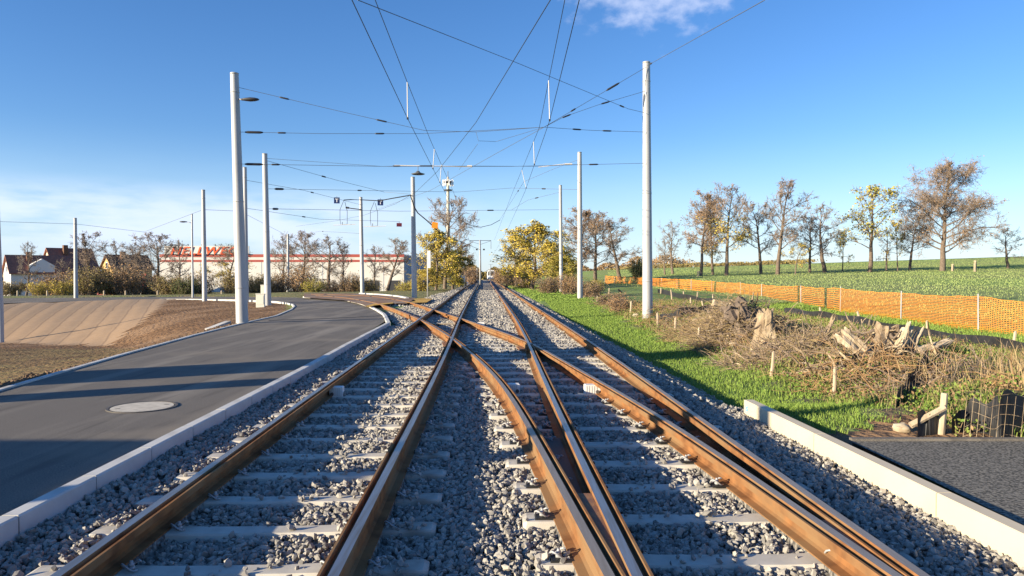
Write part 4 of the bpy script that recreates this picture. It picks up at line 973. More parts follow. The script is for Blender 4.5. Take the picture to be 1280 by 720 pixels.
def leaf_quads(c, size, rg, flat=0.0):
    n = len(c); u = rg.normal(size=(n, 3)); u /= np.linalg.norm(u, axis=1)[:, None]; w = rg.normal(size=(n, 3)); w = np.cross(u, w); w /= np.linalg.norm(w, axis=1)[:, None]
    s = size*rg.uniform(.6, 1.4, (n, 1)); V = np.stack([c-u*s, c-w*s*.6, c+u*s, c+w*s*.6], 1).reshape(-1, 3); return V, np.arange(4*n).reshape(n, 4)
def grow_tree(seed, h, spread, limbs=15, trunk_r=.27, fork=.25, up=.55, leaf=0, leafsize=.12, leafzone=1.0, twigs=7, dens=1.0, tw=.012, droop=0.0):
    rg = np.random.default_rng(seed); big = []; small = []; ends = []
    def path(p, d, L, r, n, wob, lift, store, sides=None, rend=.3):
        pts = [p]; q = p.copy(); d = d/np.linalg.norm(d)
        for i in range(n):
            d = d+rg.normal(0, wob, 3)+np.array((0, 0, lift)); d /= np.linalg.norm(d); nq = q+d*L/n
            ra = r*(1-(1-rend)*i/n); rb = r*(1-(1-rend)*(i+1)/n); store.append((*q, *nq, ra, rb)); q = nq; pts.append(q.copy())
        return pts, d
    nt_ = 9; tr, _ = path(np.zeros(3), np.array((rg.normal(0, .04), rg.normal(0, .04), 1.)), h*.86, trunk_r, nt_, .06, .03, big, rend=.08)
    big.insert(0, (0, 0, -.8, 0, 0, 0, trunk_r*1.35, trunk_r*1.05))
    for i in range(limbs):
        f = fork+(1-fork)*((i+.5)/limbs)**.9; k = f*nt_; j = min(int(k), nt_-1); p = tr[j]+(tr[j+1]-tr[j])*(k-j)
        ang = i*2.4+rg.uniform(-.5, .5); prof = math.sin(math.pi*min(1, (f-fork+.14)/(1.14-fork)*.92+.08))**.6
        L = spread*(prof*.85+.15)*rg.uniform(.75, 1.15); el = up*(.35+f)+rg.uniform(-.12, .2)
        d = np.array((math.cos(ang)*math.cos(el), math.sin(ang)*math.cos(el), math.sin(el))); r = trunk_r*.34*(1-f*.6)
        l1, _ = path(p, d, L, r, 6, .16, .05-droop*.3, big, rend=.25)
        ns = int((7+L*1.4)*dens)
        for a in range(ns):
            g = rg.uniform(.22, 1.0); k2 = g*6; j2 = min(int(k2), 5); p2 = l1[j2]+(l1[j2+1]-l1[j2])*(k2-j2)
            d2 = (l1[j2+1]-l1[j2]); d2 = d2/np.linalg.norm(d2)+rg.normal(0, .75, 3)+np.array((0, 0, .18-droop)); L2 = L*.42*rg.uniform(.5, 1.1)*(1.25-g*.5)
            l2, _ = path(p2, d2, L2, r*.34*(1.2-g*.6), 4, .2, .05-droop*.5, small, rend=.3)
            for b_ in range(twigs):
                g2 = rg.uniform(.15, 1); k3 = g2*4; j3 = min(int(k3), 3); p3 = l2[j3]+(l2[j3+1]-l2[j3])*(k3-j3)
                d3 = (l2[j3+1]-l2[j3]); d3 = d3/np.linalg.norm(d3)+rg.normal(0, .8, 3)+np.array((0, 0, .12-droop)); L3 = L2*.45*rg.uniform(.5, 1.2)
                l3, _ = path(p3, d3, L3, tw*1.1, 2, .25, .04-droop*.6, small, rend=.6)
                for c_ in range(4):
                    p4 = l3[1+c_ % 2]; d4 = rg.normal(0, 1, 3)+np.array((0, 0, .3-droop)); l4, _ = path(p4, d4, L3*.55*rg.uniform(.4, 1.1), tw*.75, 1, 0, 0, small, rend=.6); ends.append(l4[-1]); ends.append(l3[-1])
    ends = np.array(ends)
    Vb, Fb = seg_mesh(big, 7); Vs, Fs = seg_mesh(small, 3); trunk = np_mesh('trunk', Vb, [Fb], None, True)
    if leaf:
        e = ends; 
        if leafzone < 1: e = e[e[:, 2] < h*leafzone]
        c = e[rg.integers(0, len(e), int(leaf))]+rg.normal(0, leafsize*1.6, (int(leaf), 3)); Vl, Fl = leaf_quads(c, leafsize, rg)
        V = np.concatenate([Vs, Vl]); crown = np_mesh('crown', V, [Fs, Fl+len(Vs)], np.r_[np.zeros(len(Fs)), np.ones(len(Fl))].astype(int))
    else: crown = np_mesh('crown', Vs, [Fs])
    hh = Vs[:, 2].max(); wd = np.percentile(np.abs(Vs[:, 0]), 97)
    return trunk, crown, hh, wd
proto = {}
def make_proto(key, twm, lfm=None, **kw):
    t, c, hh, wd = grow_tree(**kw); t.materials.append(M['bark']); c.materials.append(twm)
    if lfm: c.materials.append(lfm)
    proto[key] = (t, c, hh, wd)
make_proto('bare1', M['twig'], None, seed=1, h=13, spread=4.2, limbs=18, tw=.02, twigs=7)
make_proto('bare2', M['twig'], None, seed=2, h=13, spread=3.6, limbs=16, tw=.02, twigs=7, up=.8)
make_proto('pale', M['twigp'], None, seed=3, h=10, spread=3.2, limbs=14, tw=.016, twigs=6, up=.7)
make_proto('brown', M['twig'], M['l_brn'], seed=4, h=13, spread=4.2, limbs=18, tw=.02, leaf=3200, leafsize=.08, twigs=7)
make_proto('yellowish', M['twig'], M['l_yel'], seed=5, h=13, spread=4.3, limbs=18, tw=.02, leaf=1800, leafsize=.10, leafzone=.6, twigs=6)
make_proto('mistle', M['twig'], M['l_ygr'], seed=6, h=13, spread=4.8, limbs=13, tw=.022, leaf=1600, leafsize=.14, leafzone=.9, twigs=4, dens=.8)
make_proto('giant', M['twig'], M['l_brn'], seed=11, h=18, spread=7.2, limbs=34, trunk_r=.42, tw=.02, leaf=4500, leafsize=.085, twigs=9, up=.5, fork=.16, droop=.10)
make_proto('yellow', M['twig'], M['l_yel'], seed=8, h=8, spread=3.0, limbs=20, trunk_r=.16, fork=.08, tw=.012, leaf=8000, leafsize=.08, twigs=5, up=.7)
make_proto('ygreen', M['twig'], M['l_ygr'], seed=9, h=8, spread=3.0, limbs=20, trunk_r=.16, fork=.08, tw=.012, leaf=12000, leafsize=.09, twigs=5, up=.7)
make_proto('small', M['twig'], M['l_yel'], seed=10, h=6, spread=2.0, limbs=12, trunk_r=.10, tw=.012, leaf=900, leafsize=.08, twigs=4)
def place_tree(key, x, ytop, d, wpx, label, group, ybase=None, name='bare_tree', cat='tree', minh=None):
    t, c, hh, wd = proto[key]; Xw = (x-CX)/F*d; zg = zt1(Xw, d)
    if ybase is not None and ybase > 0:
        zb = P(x, ybase, d)[2]; zg = min(zg, zb) if zb < zg else zg
    ht = P(x, ytop, d)[2]-zg; sz_ = ht/hh; sx = (wpx*1.15*d/F/2)/wd
    o = empty(name, (Xw, d, zg), label, cat, group, random.uniform(0, 6.28)); o.scale = (sx, sx, sz_)
    for nm, me in (('trunk', t), ('crown', c)):
        q = bpy.data.objects.new(nm, me); COL.objects.link(q); q.parent = o
    return o
GR = 'trees along the field edge'
rt = [('bare2', 775, 271, 115, 50, 'bare dark tree right of the russet tree behind the second pole'), ('pale', 831, 297, 125, 20, 'small thin bare tree just right of the thick pole'), ('pale', 841, 274, 128, 28, 'pale slender bare tree beside the thick right pole'),
      ('brown', 876, 236, 112, 46, 'russet leafed tree at the left of the field row'), ('brown', 891, 247, 118, 38, 'narrower russet tree squeezed in the left cluster'), ('yellowish', 908, 226, 112, 52, 'tall tree with yellow lower leaves and twiggy top'),
      ('bare1', 951, 250, 118, 40, 'rounded dark bare tree left of the tall slender one'), ('bare2', 972, 222, 112, 52, 'tall bare tree with spread crown in mid row'), ('small', 994, 303, 112, 30, 'small yellow leafed sapling among the row trunks'),
      ('bare1', 1012, 268, 122, 34, 'medium bare tree right of the yellow sapling'), ('pale', 1031, 252, 120, 44, 'greyish bare tree left of the small yellow one'), ('small', 1053, 283, 122, 24, 'small rusty yellow tree beside the mistletoe tree'),
      ('mistle', 1087, 231, 118, 62, 'tree with yellow green clumps and gaps in its crown'), ('pale', 1108, 282, 125, 20, 'thin bare tree right of the clumped tree'), ('small', 1122, 272, 122, 26, 'slim tree with yellow ivy before the giant one'), ('bare1', 1137, 268, 128, 34, 'small bare tree touching the giant one'),
      ('giant', 1178, 192, 118, 84, 'giant wide bare tree, tallest of the field row'), ('pale', 1260, 283, 125, 30, 'little lone tree at the right edge of the field')]
for k, x, yt, d, w, lb in rt: place_tree(k, x, yt, d, w, lb, GR)
# tree guards / posts in the field
for x, yb, yt, d, lb in ((1191, 331, 322, 116, 'pale tree guard beside the giant tree trunk'), (1219, 335, 321, 112, 'white tree guard between giant and lone trees'), (873, 347, 340, 108, 'pale stub at the foot of the left russet tree')):
    b = P(x, yb, d); b[2] = zt1(b[0], b[1]); o = empty('tree_guard', b, lb, 'tree guard'); h = (yb-yt)*d/F
    mb = MB()
    for a_ in range(3): q = a_*2.09; mb.tube([(.16*math.cos(q), .16*math.sin(q), -.3), (.13*math.cos(q), .13*math.sin(q), h)], .07, 6)
    mb.build('slats', M['wood'], o); mb = MB(); mb.tube([(0, 0, h*.85), (0, 0, h*.95)], .2, 8); mb.build('band', M['wood'], o)
GC = 'trees flanking the tracks'
ct = [('yellow', 665, 277, 92, 66, 'broad golden yellow tree right of the tracks'), ('yellow', 645, 290, 118, 34, 'narrower yellow tree nearest the tram'), ('yellow', 690, 300, 88, 44, 'lower yellow tree left of the second right pole'),
      ('brown', 722, 258, 100, 56, 'large russet tree behind the second right pole'), ('bare1', 744, 262, 105, 48, 'dark twiggy tree right of the second right pole'), ('ygreen', 700, 318, 82, 40, 'low dull bush at the foot of the third pole'),
      ('bare1', 556, 243, 95, 46, 'tall bare tree in front of the telecom mast'), ('yellow', 545, 286, 88, 44, 'yellow leafed bush left of the far tracks'), ('ygreen', 566, 310, 92, 42, 'rounder olive bush right under the bare tree'), ('yellow', 532, 335, 84, 30, 'low golden bush beside the sign post'),
      ('brown', 582, 312, 125, 26, 'brown shrub close to the far left rail'), ('bare2', 574, 300, 120, 30, 'slim bare tree beside the far left rail')]
for k, x, yt, d, w, lb in ct: place_tree(k, x, yt, d, w, lb, GC, name='bare_tree' if 'bare' in k else ('bush' if 'bush' in lb or 'shrub' in lb else 'leafy_tree'), cat='bush' if 'bush' in lb or 'shrub' in lb else 'tree')
GL = 'trees behind the far road'
lt = [('pale', 32, 300, 120, 26, 'small bare tree before the white house roof'), ('pale', 78, 322, 110, 20, 'thin bare tree right of the two houses'), ('bare2', 115, 288, 118, 44, 'bare tree above the gap between cream and ochre houses'), ('pale', 145, 298, 122, 30, 'bare tree behind the ochre gable'),
      ('pale', 166, 300, 112, 32, 'grey bare tree right of the ochre house'), ('bare1', 197, 290, 105, 48, 'widest bare tree left of the store sign'), ('pale', 221, 297, 112, 26, 'thin bare tree in front of the first sign letters'),
      ('yellowish', 286, 303, 98, 44, 'yellow brown tree left of the thickest pole'), ('bare1', 378, 288, 115, 44, 'bare tree at the left of the store wall'), ('pale', 352, 292, 125, 30, 'pale bare tree just right of the slim short pole'), ('pale', 411, 292, 108, 46, 'bare tree before the middle of the store wall'), ('bare2', 429, 300, 118, 26, 'slender bare tree left of the bracket pole'),
      ('bare2', 484, 296, 110, 44, 'bare tree before the right end of the store'), ('pale', 469, 305, 118, 26, 'thin bare tree right of the bracket pole')]
for k, x, yt, d, w, lb in lt: place_tree(k, x, yt, d, w, lb, GL)
# shrubs
def make_bush(seed, h, w, lfm, n=7000, ls=.09):
    rg = np.random.default_rng(seed); segs = []; tips = []
    for i in range(90):
        q = rg.uniform(0, 6.28); rr_ = w*.35*math.sqrt(rg.random()); p = np.array((rr_*math.cos(q), rr_*math.sin(q), 0.)); d = np.array((math.cos(q)*rg.uniform(.1, .6), math.sin(q)*rg.uniform(.1, .6), 1.)); L = h*rg.uniform(.6, 1.0); r = .025
        for s in range(5):
            d = d+rg.normal(0, .18, 3); d /= np.linalg.norm(d); p2 = p+d*L/5; segs.append((*p, *p2, r, r*.7)); r *= .7
            for b in range(4):
                d2 = d+rg.normal(0, .8, 3); d2 /= np.linalg.norm(d2); e = p2+d2*L*rg.uniform(.08, .25); segs.append((*p2, *e, .012, .007)); tips.append(e)
            p = p2
    tips = np.array(tips); c = tips[rg.integers(0, len(tips), n)]+rg.normal(0, ls*1.5, (n, 3)); Vs, Fs = seg_mesh(segs, 3); Vl, Fl = leaf_quads(c, ls, rg)
    me = np_mesh('foliage', np.concatenate([Vs, Vl]), [Fs, Fl+len(Vs)], np.r_[np.zeros(len(Fs)), np.ones(len(Fl))].astype(int)); me.materials.append(M['twig']); me.materials.append(lfm)
    allv = np.concatenate([Vs, Vl]); return me, np.percentile(allv[:, 2], 99), np.percentile(abs(allv[:, 0]), 97)
bushes = {'olv': make_bush(21, 3, 3.5, M['l_olv'], 5000), 'yel': make_bush(22, 3, 3.5, M['l_yel'], 3500), 'brn': make_bush(23, 3, 3.5, M['l_brn'], 3000), 'grn': make_bush(24, 3, 3.5, M['l_grn'], 6500), 'tan': make_bush(25, 3, 3.5, M['l_tan'], 2500), 'ygr': make_bush(26, 3, 3.5, M['l_ygr'], 5000)}
def place_bush(key, x, yt, yb, d, w, label, group=None):
    me, hh, wd = bushes[key]; Xw = (x-CX)/F*d; zg = zt1(Xw, d); zb = P(x, yb, d)[2]; zg = min(zg, zb) if abs(zg-zb) < 1.5 else zg
    o = bpy.data.objects.new('shrub', me); COL.objects.link(o); o.location = (Xw, d, zg); o.rotation_euler = (0, 0, random.uniform(0, 6.28)); sx = (w*d/F/2)/wd; o.scale = (sx, sx, (P(x, yt, d)[2]-zg)/hh); tag(o, label, 'shrub', group)
BL = 'shrubs behind the far road'
bl = [('olv', 12, 352, 90, 34, 'dull olive shrub at the far left below the white house'), ('yel', 48, 353, 88, 26, 'ochre shrub left of the far left pole'), ('yel', 80, 351, 88, 30, 'ochre shrub touching the left side of the far pole'), ('brn', 70, 342, 96, 44, 'reddish brown shrub in front of the cream house'), ('olv', 112, 335, 92, 44, 'big olive shrub right of the far left pole'), ('olv', 140, 338, 95, 40, 'brown olive shrub below the ochre house'), ('brn', 160, 333, 94, 40, 'tall brown shrub right of the ochre house'), ('tan', 185, 345, 98, 34, 'low tan shrub left of the store'),
      ('olv', 212, 345, 88, 40, 'dense olive shrub before the store corner'), ('grn', 232, 350, 86, 30, 'green shrub behind the lamp post'), ('tan', 250, 342, 90, 30, 'pale twiggy shrub left of the bank pole'), ('olv', 290, 340, 88, 30, 'olive shrub hiding behind the thickest pole'), ('olv', 322, 345, 90, 34, 'olive shrub left of the cabinet pole'), ('tan', 345, 342, 92, 30, 'tan shrub right of the cabinet pole'), ('brn', 374, 336, 92, 34, 'brown shrub right of the slim short pole'), ('ygr', 392, 350, 88, 26, 'yellow green shrub at the store left wall'),
      ('tan', 436, 343, 104, 26, 'thin twiggy shrub before the grey gate'), ('olv', 455, 350, 105, 40, 'dark low shrub behind the bracket pole'), ('tan', 415, 350, 105, 30, 'low tan shrub beneath the store wall'), ('ygr', 508, 352, 88, 26, 'yellow green shrub left of the tall cable pole'), ('yel', 524, 350, 84, 22, 'golden shrub right of the tall cable pole'), ('brn', 590, 333, 150, 16, 'small russet shrub left of the centre mast')]
for k, x, yt, d, w, lb in bl: place_bush(k, x, yt, 370, d, w, lb, BL)
br = [('tan', 655, 335, 100, 26, 'pale brown shrub nearest the far right rail'), ('brn', 626, 336, 150, 20, 'russet scrub right of the tram'), ('tan', 640, 338, 120, 22, 'tan scrub under the narrow yellow tree'), ('tan', 686, 346, 70, 30, 'dry tan shrub below the yellow trees'), ('brn', 712, 344, 64, 26, 'reddish dry shrub between the two farther poles'), ('tan', 738, 352, 55, 34, 'dry bramble shrub right of the second pole'), ('ygr', 745, 350, 70, 20, 'small green yellow shrub by the net fence end'), ('tan', 762, 366, 42, 40, 'low tangled bramble left of the thick pole'), ('brn', 776, 372, 36, 30, 'low reddish bramble beside the thick pole'), ('grn', 797, 325, 110, 16, 'little dark evergreen left of the thick pole')]
for k, x, yt, d, w, lb in br: place_bush(k, x, yt, 366, d, w, lb, 'shrubs beside the right verge')
# far woodland strips
def wood(name, x0, x1, d, h0, lfm, label, n=9000, zf=None, ls=.5):
    rg = np.random.default_rng(len(label)); Xs = (rg.uniform(x0, x1, n)-CX)/F*d; Ys = d+rg.normal(0, 6, n); ht = h0*(.65+.35*np.sin(Xs*.13+1)*np.sin(Xs*.047)+.25*np.sin(Xs*.61)); zz = zt(Xs, Ys)+rg.random(n)**.7*np.maximum(ht, .5)
    Vl, Fl = leaf_quads(np.column_stack([Xs, Ys, zz]), ls, rg); o = link(name, np_mesh(name, Vl, [Fl]), lfm); tag(o, label, 'woodland', kind='stuff')
wood('far_woodland', 560, 665, 330, 6.0, M['l_olv'], 'brown scrubby woodland closing the view behind the tram', 7000, ls=.5)
wood('far_woodland', -120, 560, 230, 6.0, M['l_tan'], 'hazy bare woodland behind the houses and store', 12000, ls=.45)
wood('far_hedge', 760, 1010, 215, 1.3, M['l_olv'], 'low russet hedge line on the field horizon', 9000, ls=.22)
wood('far_woodland', 640, 860, 260, 4.5, M['l_tan'], 'low brownish woodland behind the yellow trees', 6000, ls=.35)
# ------------------------------------------------------------------ buildings
D_ = 170.0; X0 = (200-CX)/F*D_; X1 = (505-CX)/F*D_; ztop = P(400, 318, D_)[2]; zs = P(300, 307.5, D_)[2]; zb = -3.0
st = empty('store_building', ((X0+X1)/2, D_, zb), 'long white hardware store with red stripes and a HELLWEG roof sign', 'building')
ox = (X0+X1)/2; W2 = (X1-X0)/2; t_ = ztop-zb
mb = MB(); mb.box(-W2, W2, 0, 45, 0, t_); mb.build('wall', M['wallw'], st)
mb = MB(); mb.box(W2+.003, W2+.12, .1, 44.9, 0, t_-.2); mb.build('side_wall', M['walls'], st)
for (a, b) in ((t_-.62, t_+.02), (t_-1.75, t_-1.25)):
    mb = MB(); mb.box(-W2-.06, W2+.06, -.06, -.004, a, b); mb.build('red_stripe', M['red'], st)
mb = MB(); mb.box((207-CX)/F*D_-ox, (312-CX)/F*D_-ox, -.5, -.07, t_+.04, zs-zb); mb.build('sign_panel', M['wallw'], st)
mb = MB(); mb.box(-W2, W2, 0, 45, t_+.001, t_+.05); mb.build('roof', M['walls'], st)
for (a, b, zh) in ((432, 446, 2.6), (452, 474, 3.4), (486, 500, 3.4)):
    mb = MB(); mb.box((a-CX)/F*D_-ox, (b-CX)/F*D_-ox, -.08, -.01, .3, zh); mb.build('loading_gate', M['darkm'], st)
mb = MB()
for k in range(1, 12): xx = -W2+k*2*W2/12; mb.box(xx-.05, xx+.05, -.03, -.006, 0, t_-1.76)
mb.build('panel_joints', M['walls'], st)
for k in range(5):
    mb = MB(); xx = (215+k*17-CX)/F*D_-ox; mb.tube([(xx, 1.5, t_), (xx, 1.5, zs-zb+.5)], .1, 6); mb.build('roof_vent', M['darkm'], st)
cu = bpy.data.curves.new('sign_text', 'FONT'); cu.body = 'HELLWEG'; cu.size = 2.35; cu.shear = .28; cu.extrude = .08; cu.space_character = 1.1; cu.offset = .025; cu.resolution_u = 4
to = bpy.data.objects.new('tmp', cu); COL.objects.link(to); bpy.context.view_layer.update()
me = bpy.data.meshes.new_from_object(to.evaluated_get(bpy.context.evaluated_depsgraph_get())); bpy.data.objects.remove(to)
co = np.zeros(len(me.vertices)*3); me.vertices.foreach_get('co', co); co = co.reshape(-1, 3)
wx0 = (215-CX)/F*D_-ox; wx1 = (300-CX)/F*D_-ox; h0 = P(300, 318.4, D_)[2]-zb; h1 = P(300, 308.6, D_)[2]-zb
co[:, 0] = wx0+(co[:, 0]-co[:, 0].min())/np.ptp(co[:, 0])*(wx1-wx0); zz = h0+(co[:, 1]-co[:, 1].min())/np.ptp(co[:, 1])*(h1-h0); yy = -.62-co[:, 2]*.5
me.vertices.foreach_set('co', np.column_stack([co[:, 0], yy, zz]).astype(np.float32).ravel()); link('lettering', me, M['redsign'], st)
def house(xa, d, ge, L, eave_y, ridge_y, base_y, rot, wm, rm, label, dormer=False):
    """gable end width ge metres faces -y; ridge along +y, rotated"""
    Xw = (xa-CX)/F*d; zg = zt1(Xw, d); o = empty('house', (Xw, d, zg), label, 'house', 'houses behind the far road', R(rot)); e = P(xa, eave_y, d)[2]-zg; r = P(xa, ridge_y, d)[2]-zg
    mb = MB(); mb.prism([(-ge/2, -1), (ge/2, -1), (ge/2, e), (0, r), (-ge/2, e)], 0, L); mb.build('wall', wm, o)
    for s in (-1, 1):
        mb = MB(); k = (r-e)/(ge/2); ov = .5; th = .22
        p = [(0, r+.02), (0, r+.02+th), (s*(ge/2+ov), e-k*ov+.02+th), (s*(ge/2+ov), e-k*ov+.02)]; mb.prism(p, -.35, L+.35); mb.build('roof', rm, o)
    mb = MB(); mb.box(-.4+ge*.15, .4+ge*.15, L*.3, L*.3+.8, r-1.2, r+.8); mb.build('chimney', M['roofo'], o)
    def win(face, a, b, w, h):
        mb = MB(); m2 = MB()
        if face == 'g': mb.box(a-w/2, a+w/2, -.06, -.01, b, b+h); m2.box(a-w/2+.1, a+w/2-.1, -.08, -.062, b+.1, b+h-.1)
        else: mb.box(ge/2+.01, ge/2+.06, a-w/2, a+w/2, b, b+h); m2.box(ge/2+.062, ge/2+.08, a-w/2+.1, a+w/2-.1, b+.1, b+h-.1)
        f = mb.build('window', M['whitep'], o); m2.build('pane', M['glass'], f)
    win('g', -ge*.22, 1.2, 1.2, 1.4); win('g', ge*.22, 1.2, 1.2, 1.4); win('g', 0, e-.1, 1.1, 1.2)
    for a in np.linspace(L*.2, L*.8, 3): win('s', a, 1.2, 1.2, 1.4)
    if dormer:
        mb = MB(); mb.prism([(L*.30, e-.4), (L*.72, e-.4), (L*.72, e+1.2), (L*.51, r-.5), (L*.30, e+1.2)], -ge*.5-.3, -ge*.1, Matrix.Rotation(math.pi/2, 4, 'Z')); mb.build('dormer', M['housew'], o)
    return o
house(9, 135, 6.5, 9.5, 340, 320, 356, -46, M['housew'], M['rooft'], 'white house at the far left with a dark tiled roof and lower wing', True)
house(60, 150, 8.5, 8, 338, 311, 360, -40, M['cream'], M['rooft'], 'cream house with a steep dark roof behind the white one')
house(134, 140, 6.5, 7, 335, 319.5, 358, -44, M['ochre'], M['roofo'], 'ochre house with a brown roof between bare trees')
# red shapes by the trees: a parked car and a banner
def car(x, yb, d, L, label, mt, rot):
    b = P(x, yb, d); zg = zt1(b[0], d); o = empty('parked_car', (b[0], d, max(zg, b[2]-.2)), label, 'car', None, R(rot)); mb = MB(); p = [(-L/2, .25), (L/2, .25), (L/2, .75), (L*.30, .92), (L*.16, 1.42), (-L*.28, 1.45), (-L*.44, .95), (-L/2, .8)]; mb.prism(p, -.85, .85); mb.build('body', mt, o)
    mb = MB(); mb.prism([(L*.26, .93), (L*.14, 1.36), (-L*.26, 1.38), (-L*.38, .95)], -.86, -.852); mb.build('side_window', M['glass'], o)
    for sx in (-L*.3, L*.3):
        for sy in (-.86, .66): mb = MB(); mb.tube([(sx, sy, .32), (sx, sy+.2, .32)], .32, 14); mb.build('wheel', M['black'], o)
car(136, 369, 118, 3.2, 'small red car seen between the shrubs behind the far road', M['red'], 80)
b = P(176, 352, 125); o = empty('banner', (b[0], 125, zt1(b[0], 125)), 'narrow red banner left of the widest bare tree', 'banner'); mb = MB(); mb.tube([(0, 0, 0), (0, 0, 4.4)], .06, 6); mb.build('mast', M['galv'], o); mb = MB(); mb.box(.05, .9, -.02, .02, 1.6, 4.2); mb.build('cloth', M['red'], o)
# things by the far left rail
b = P(591, 351, 200); o = empty('red_signal_box', (b[0], 200, -.3), 'small red box beside the far left rail', 'signal box'); mb = MB(); mb.box(-.5, .5, 0, .6, .5, 1.9); mb.build('housing', M['red'], o); mb = MB(); mb.box(-.4, .4, .1, .5, 0, .498); mb.build('plinth', M['darkm'], o)
b = P(581, 352, 170); o = empty('trackside_shed', (b[0], 170, -.5), 'dark shed half hidden by brown scrub left of the tracks', 'shed'); mb = MB(); mb.box(-1.3, 1.1, 0, 3, 0, 2.3); mb.build('wall', M['tramb'], o); mb = MB(); mb.prism([(-1.6, 2.3), (1.4, 2.3), (-.1, 3.0)], -.3, 3.3); mb.build('roof', M['darkm'], o)
b = P(575, 357, 105); o = empty('leaning_board', b, 'short yellow board leaning beside the far left rail', 'board'); mb = MB(); mb.tube([(-.15, 0, -.1), (.18, 0, 1.15)], .09, 4); mb.build('plank', M['yellow'], o); mb = MB(); mb.tube([(.16, 0, .75), (.32, .2, -.1)], .04, 4); mb.build('prop', M['wood'], o)
# ------------------------------------------------------------------ tram
td = 250.0; tx = (float(xat(railC, 250))+float(xat(railD, 250)))/2; tr = empty('tram', (tx, td, 0), 'white and dark blue tram approaching far down the right track', 'tram', None, R(2))
mb = MB(); pr = [(-1.3, .35), (1.3, .35), (1.32, 1.5), (1.25, 2.7), (1.0, 3.35), (-1.0, 3.35), (-1.25, 2.7), (-1.32, 1.5)]; mb.prism(pr, .5, 28); mb.prism([(x*.9, .35+(z-.35)*.94) for x, z in pr], .0, .498); mb.build('body', M['tramw'], tr)
mb = MB(); mb.prism([(-1.0, 1.55), (1.0, 1.55), (.95, 2.75), (-.95, 2.75)], -.06, -.005); mb.build('windscreen', M['glass'], tr)
mb = MB(); mb.box(-1.12, 1.12, -.05, -.004, .36, .85); mb.build('bumper', M['tramb'], tr)
mb = MB(); mb.box(-.8, .8, -.05, -.004, 2.85, 3.1); mb.build('destination_display', M['glass'], tr)
for s in (-1, 1): mb = MB(); mb.tube([(s*.8, -.08, 1.1), (s*.8, -.004, 1.1)], .16, 10); mb.build('headlight', M['whitep'], tr)
for s in (-1, 1):
    mb = MB()
    for yy in (2, 10, 18, 26): mb.tube([(s*.72-.06, yy, .33), (s*.72+.06, yy, .33)], .33, 12)
    mb.build('wheels', M['black'], tr)
mb = MB(); mb.tube([(0, 8, 3.35), (0, 9.2, 4.3), (0, 8, 5.4)], .06, 6); mb.box(-.8, .8, 7.95, 8.05, 5.38, 5.44); mb.build('pantograph', M['darkm'], tr)
# ------------------------------------------------------------------ stumps, logs, rocks
def ragged(name, base, axis_, L, r0, r1, seed, label, cat, roots=0, mt='woodg', tipjag=.25):
    rg = np.random.default_rng(seed); o = empty(name, base, label, cat, 'uprooted stumps and logs'); L *= .95; r0 *= .72; r1 *= .72; ax = Vector(axis_).normalized(); up = Vector((0, 0, 1)) if abs(ax.z) < .8 else Vector((1, 0, 0)); a = ax.cross(up).normalized(); b = ax.cross(a)
    n = 26; m = 20; vs = []; r1 = max(r1, r0*.72); tipjag *= .45; ph = rg.uniform(0, 6.28, 4)
    for i in range(m):
        u = i/(m-1); 
        for k in range(n):
            q = 2*math.pi*k/n; rr_ = (r0*(1+.5*max(0, .25-u)*2)+(r1-r0)*u)*(1+.22*math.sin(3*q+ph[0]+u)+.10*math.sin(5*q+ph[1]+u*3)+.05*math.sin(13*q+u*2)+.35*noise.noise(Vector((math.cos(q)*2, math.sin(q)*2, u*4+seed)))+rg.normal(0, .02)); l = L*u
            if i == m-1: l += L*tipjag*(math.sin(2*q+ph[2])*.7+.4*math.sin(7*q)+rg.uniform(-.3, .3)); rr_ *= .93
            if i == 0: l -= L*.08*rg.random()
            vs.append(ax*l+a*(rr_*math.cos(q))+b*(rr_*math.sin(q)))
    fs = [(i*n+k, i*n+(k+1) % n, (i+1)*n+(k+1) % n, (i+1)*n+k) for i in range(m-1) for k in range(n)]
    vs.append(ax*(L*.9)); fs += [((m-1)*n+k, (m-1)*n+(k+1) % n, len(vs)-1) for k in range(n)]+[tuple(range(n-1, -1, -1))]
    mb = MB(); mb.add(vs, fs); mb.build('trunk_piece', M[mt], o)
    for r_ in range(roots):
        q = rg.uniform(0, 6.28); p = ax*(L*rg.uniform(-.05, .9))+a*(r0*.6*math.cos(q))+b*(r0*.6*math.sin(q)); d = a*math.cos(q)+b*math.sin(q)+Vector(rg.normal(0, .35, 3)); pts = [p]; rad = [rg.uniform(.02, .055)*r0/.3]; LL = r0*rg.uniform(1.0, 2.4)
        for s in range(5): d = (d+Vector(rg.normal(0, .35, 3))).normalized(); pts.append(pts[-1]+d*LL/5); rad.append(rad[-1]*.75)
        mb = MB(); mb.tube(pts, rad, 6); mb.build('root', M['woodg' if r_ % 2 else 'bark'], o, True)
    return o
def gp(x, y, dz=0.0): p = on_ground(x, y); return (p[0], p[1], p[2]+dz)
ragged('root_stump', gp(955, 436), (.1, .1, 1), .95, .30, .20, 1, 'tallest upright rotten stump with forked roots in the pile', 'stump', 14)
ragged('root_stump', gp(935, 428, .25), (-.4, .3, .8), .9, .38, .42, 2, 'big tangled root plate at the top left of the pile', 'stump', 34, 'bark')
ragged('root_stump', gp(1105, 446), (.15, .2, .9), .62, .36, .30, 3, 'broad pale stump left of the upright splinters', 'stump', 8)
ragged('split_log', gp(1090, 452), (-.75, .2, .70), .75, .15, .19, 4, 'pale bleached split log leaning left', 'log', 0, 'wood', .35)
ragged('split_log', gp(1121, 448), (.40, .1, 1), .66, .17, .12, 5, 'tall pale splinter leaning right beside the broad stump', 'log', 2, 'wood', .5)
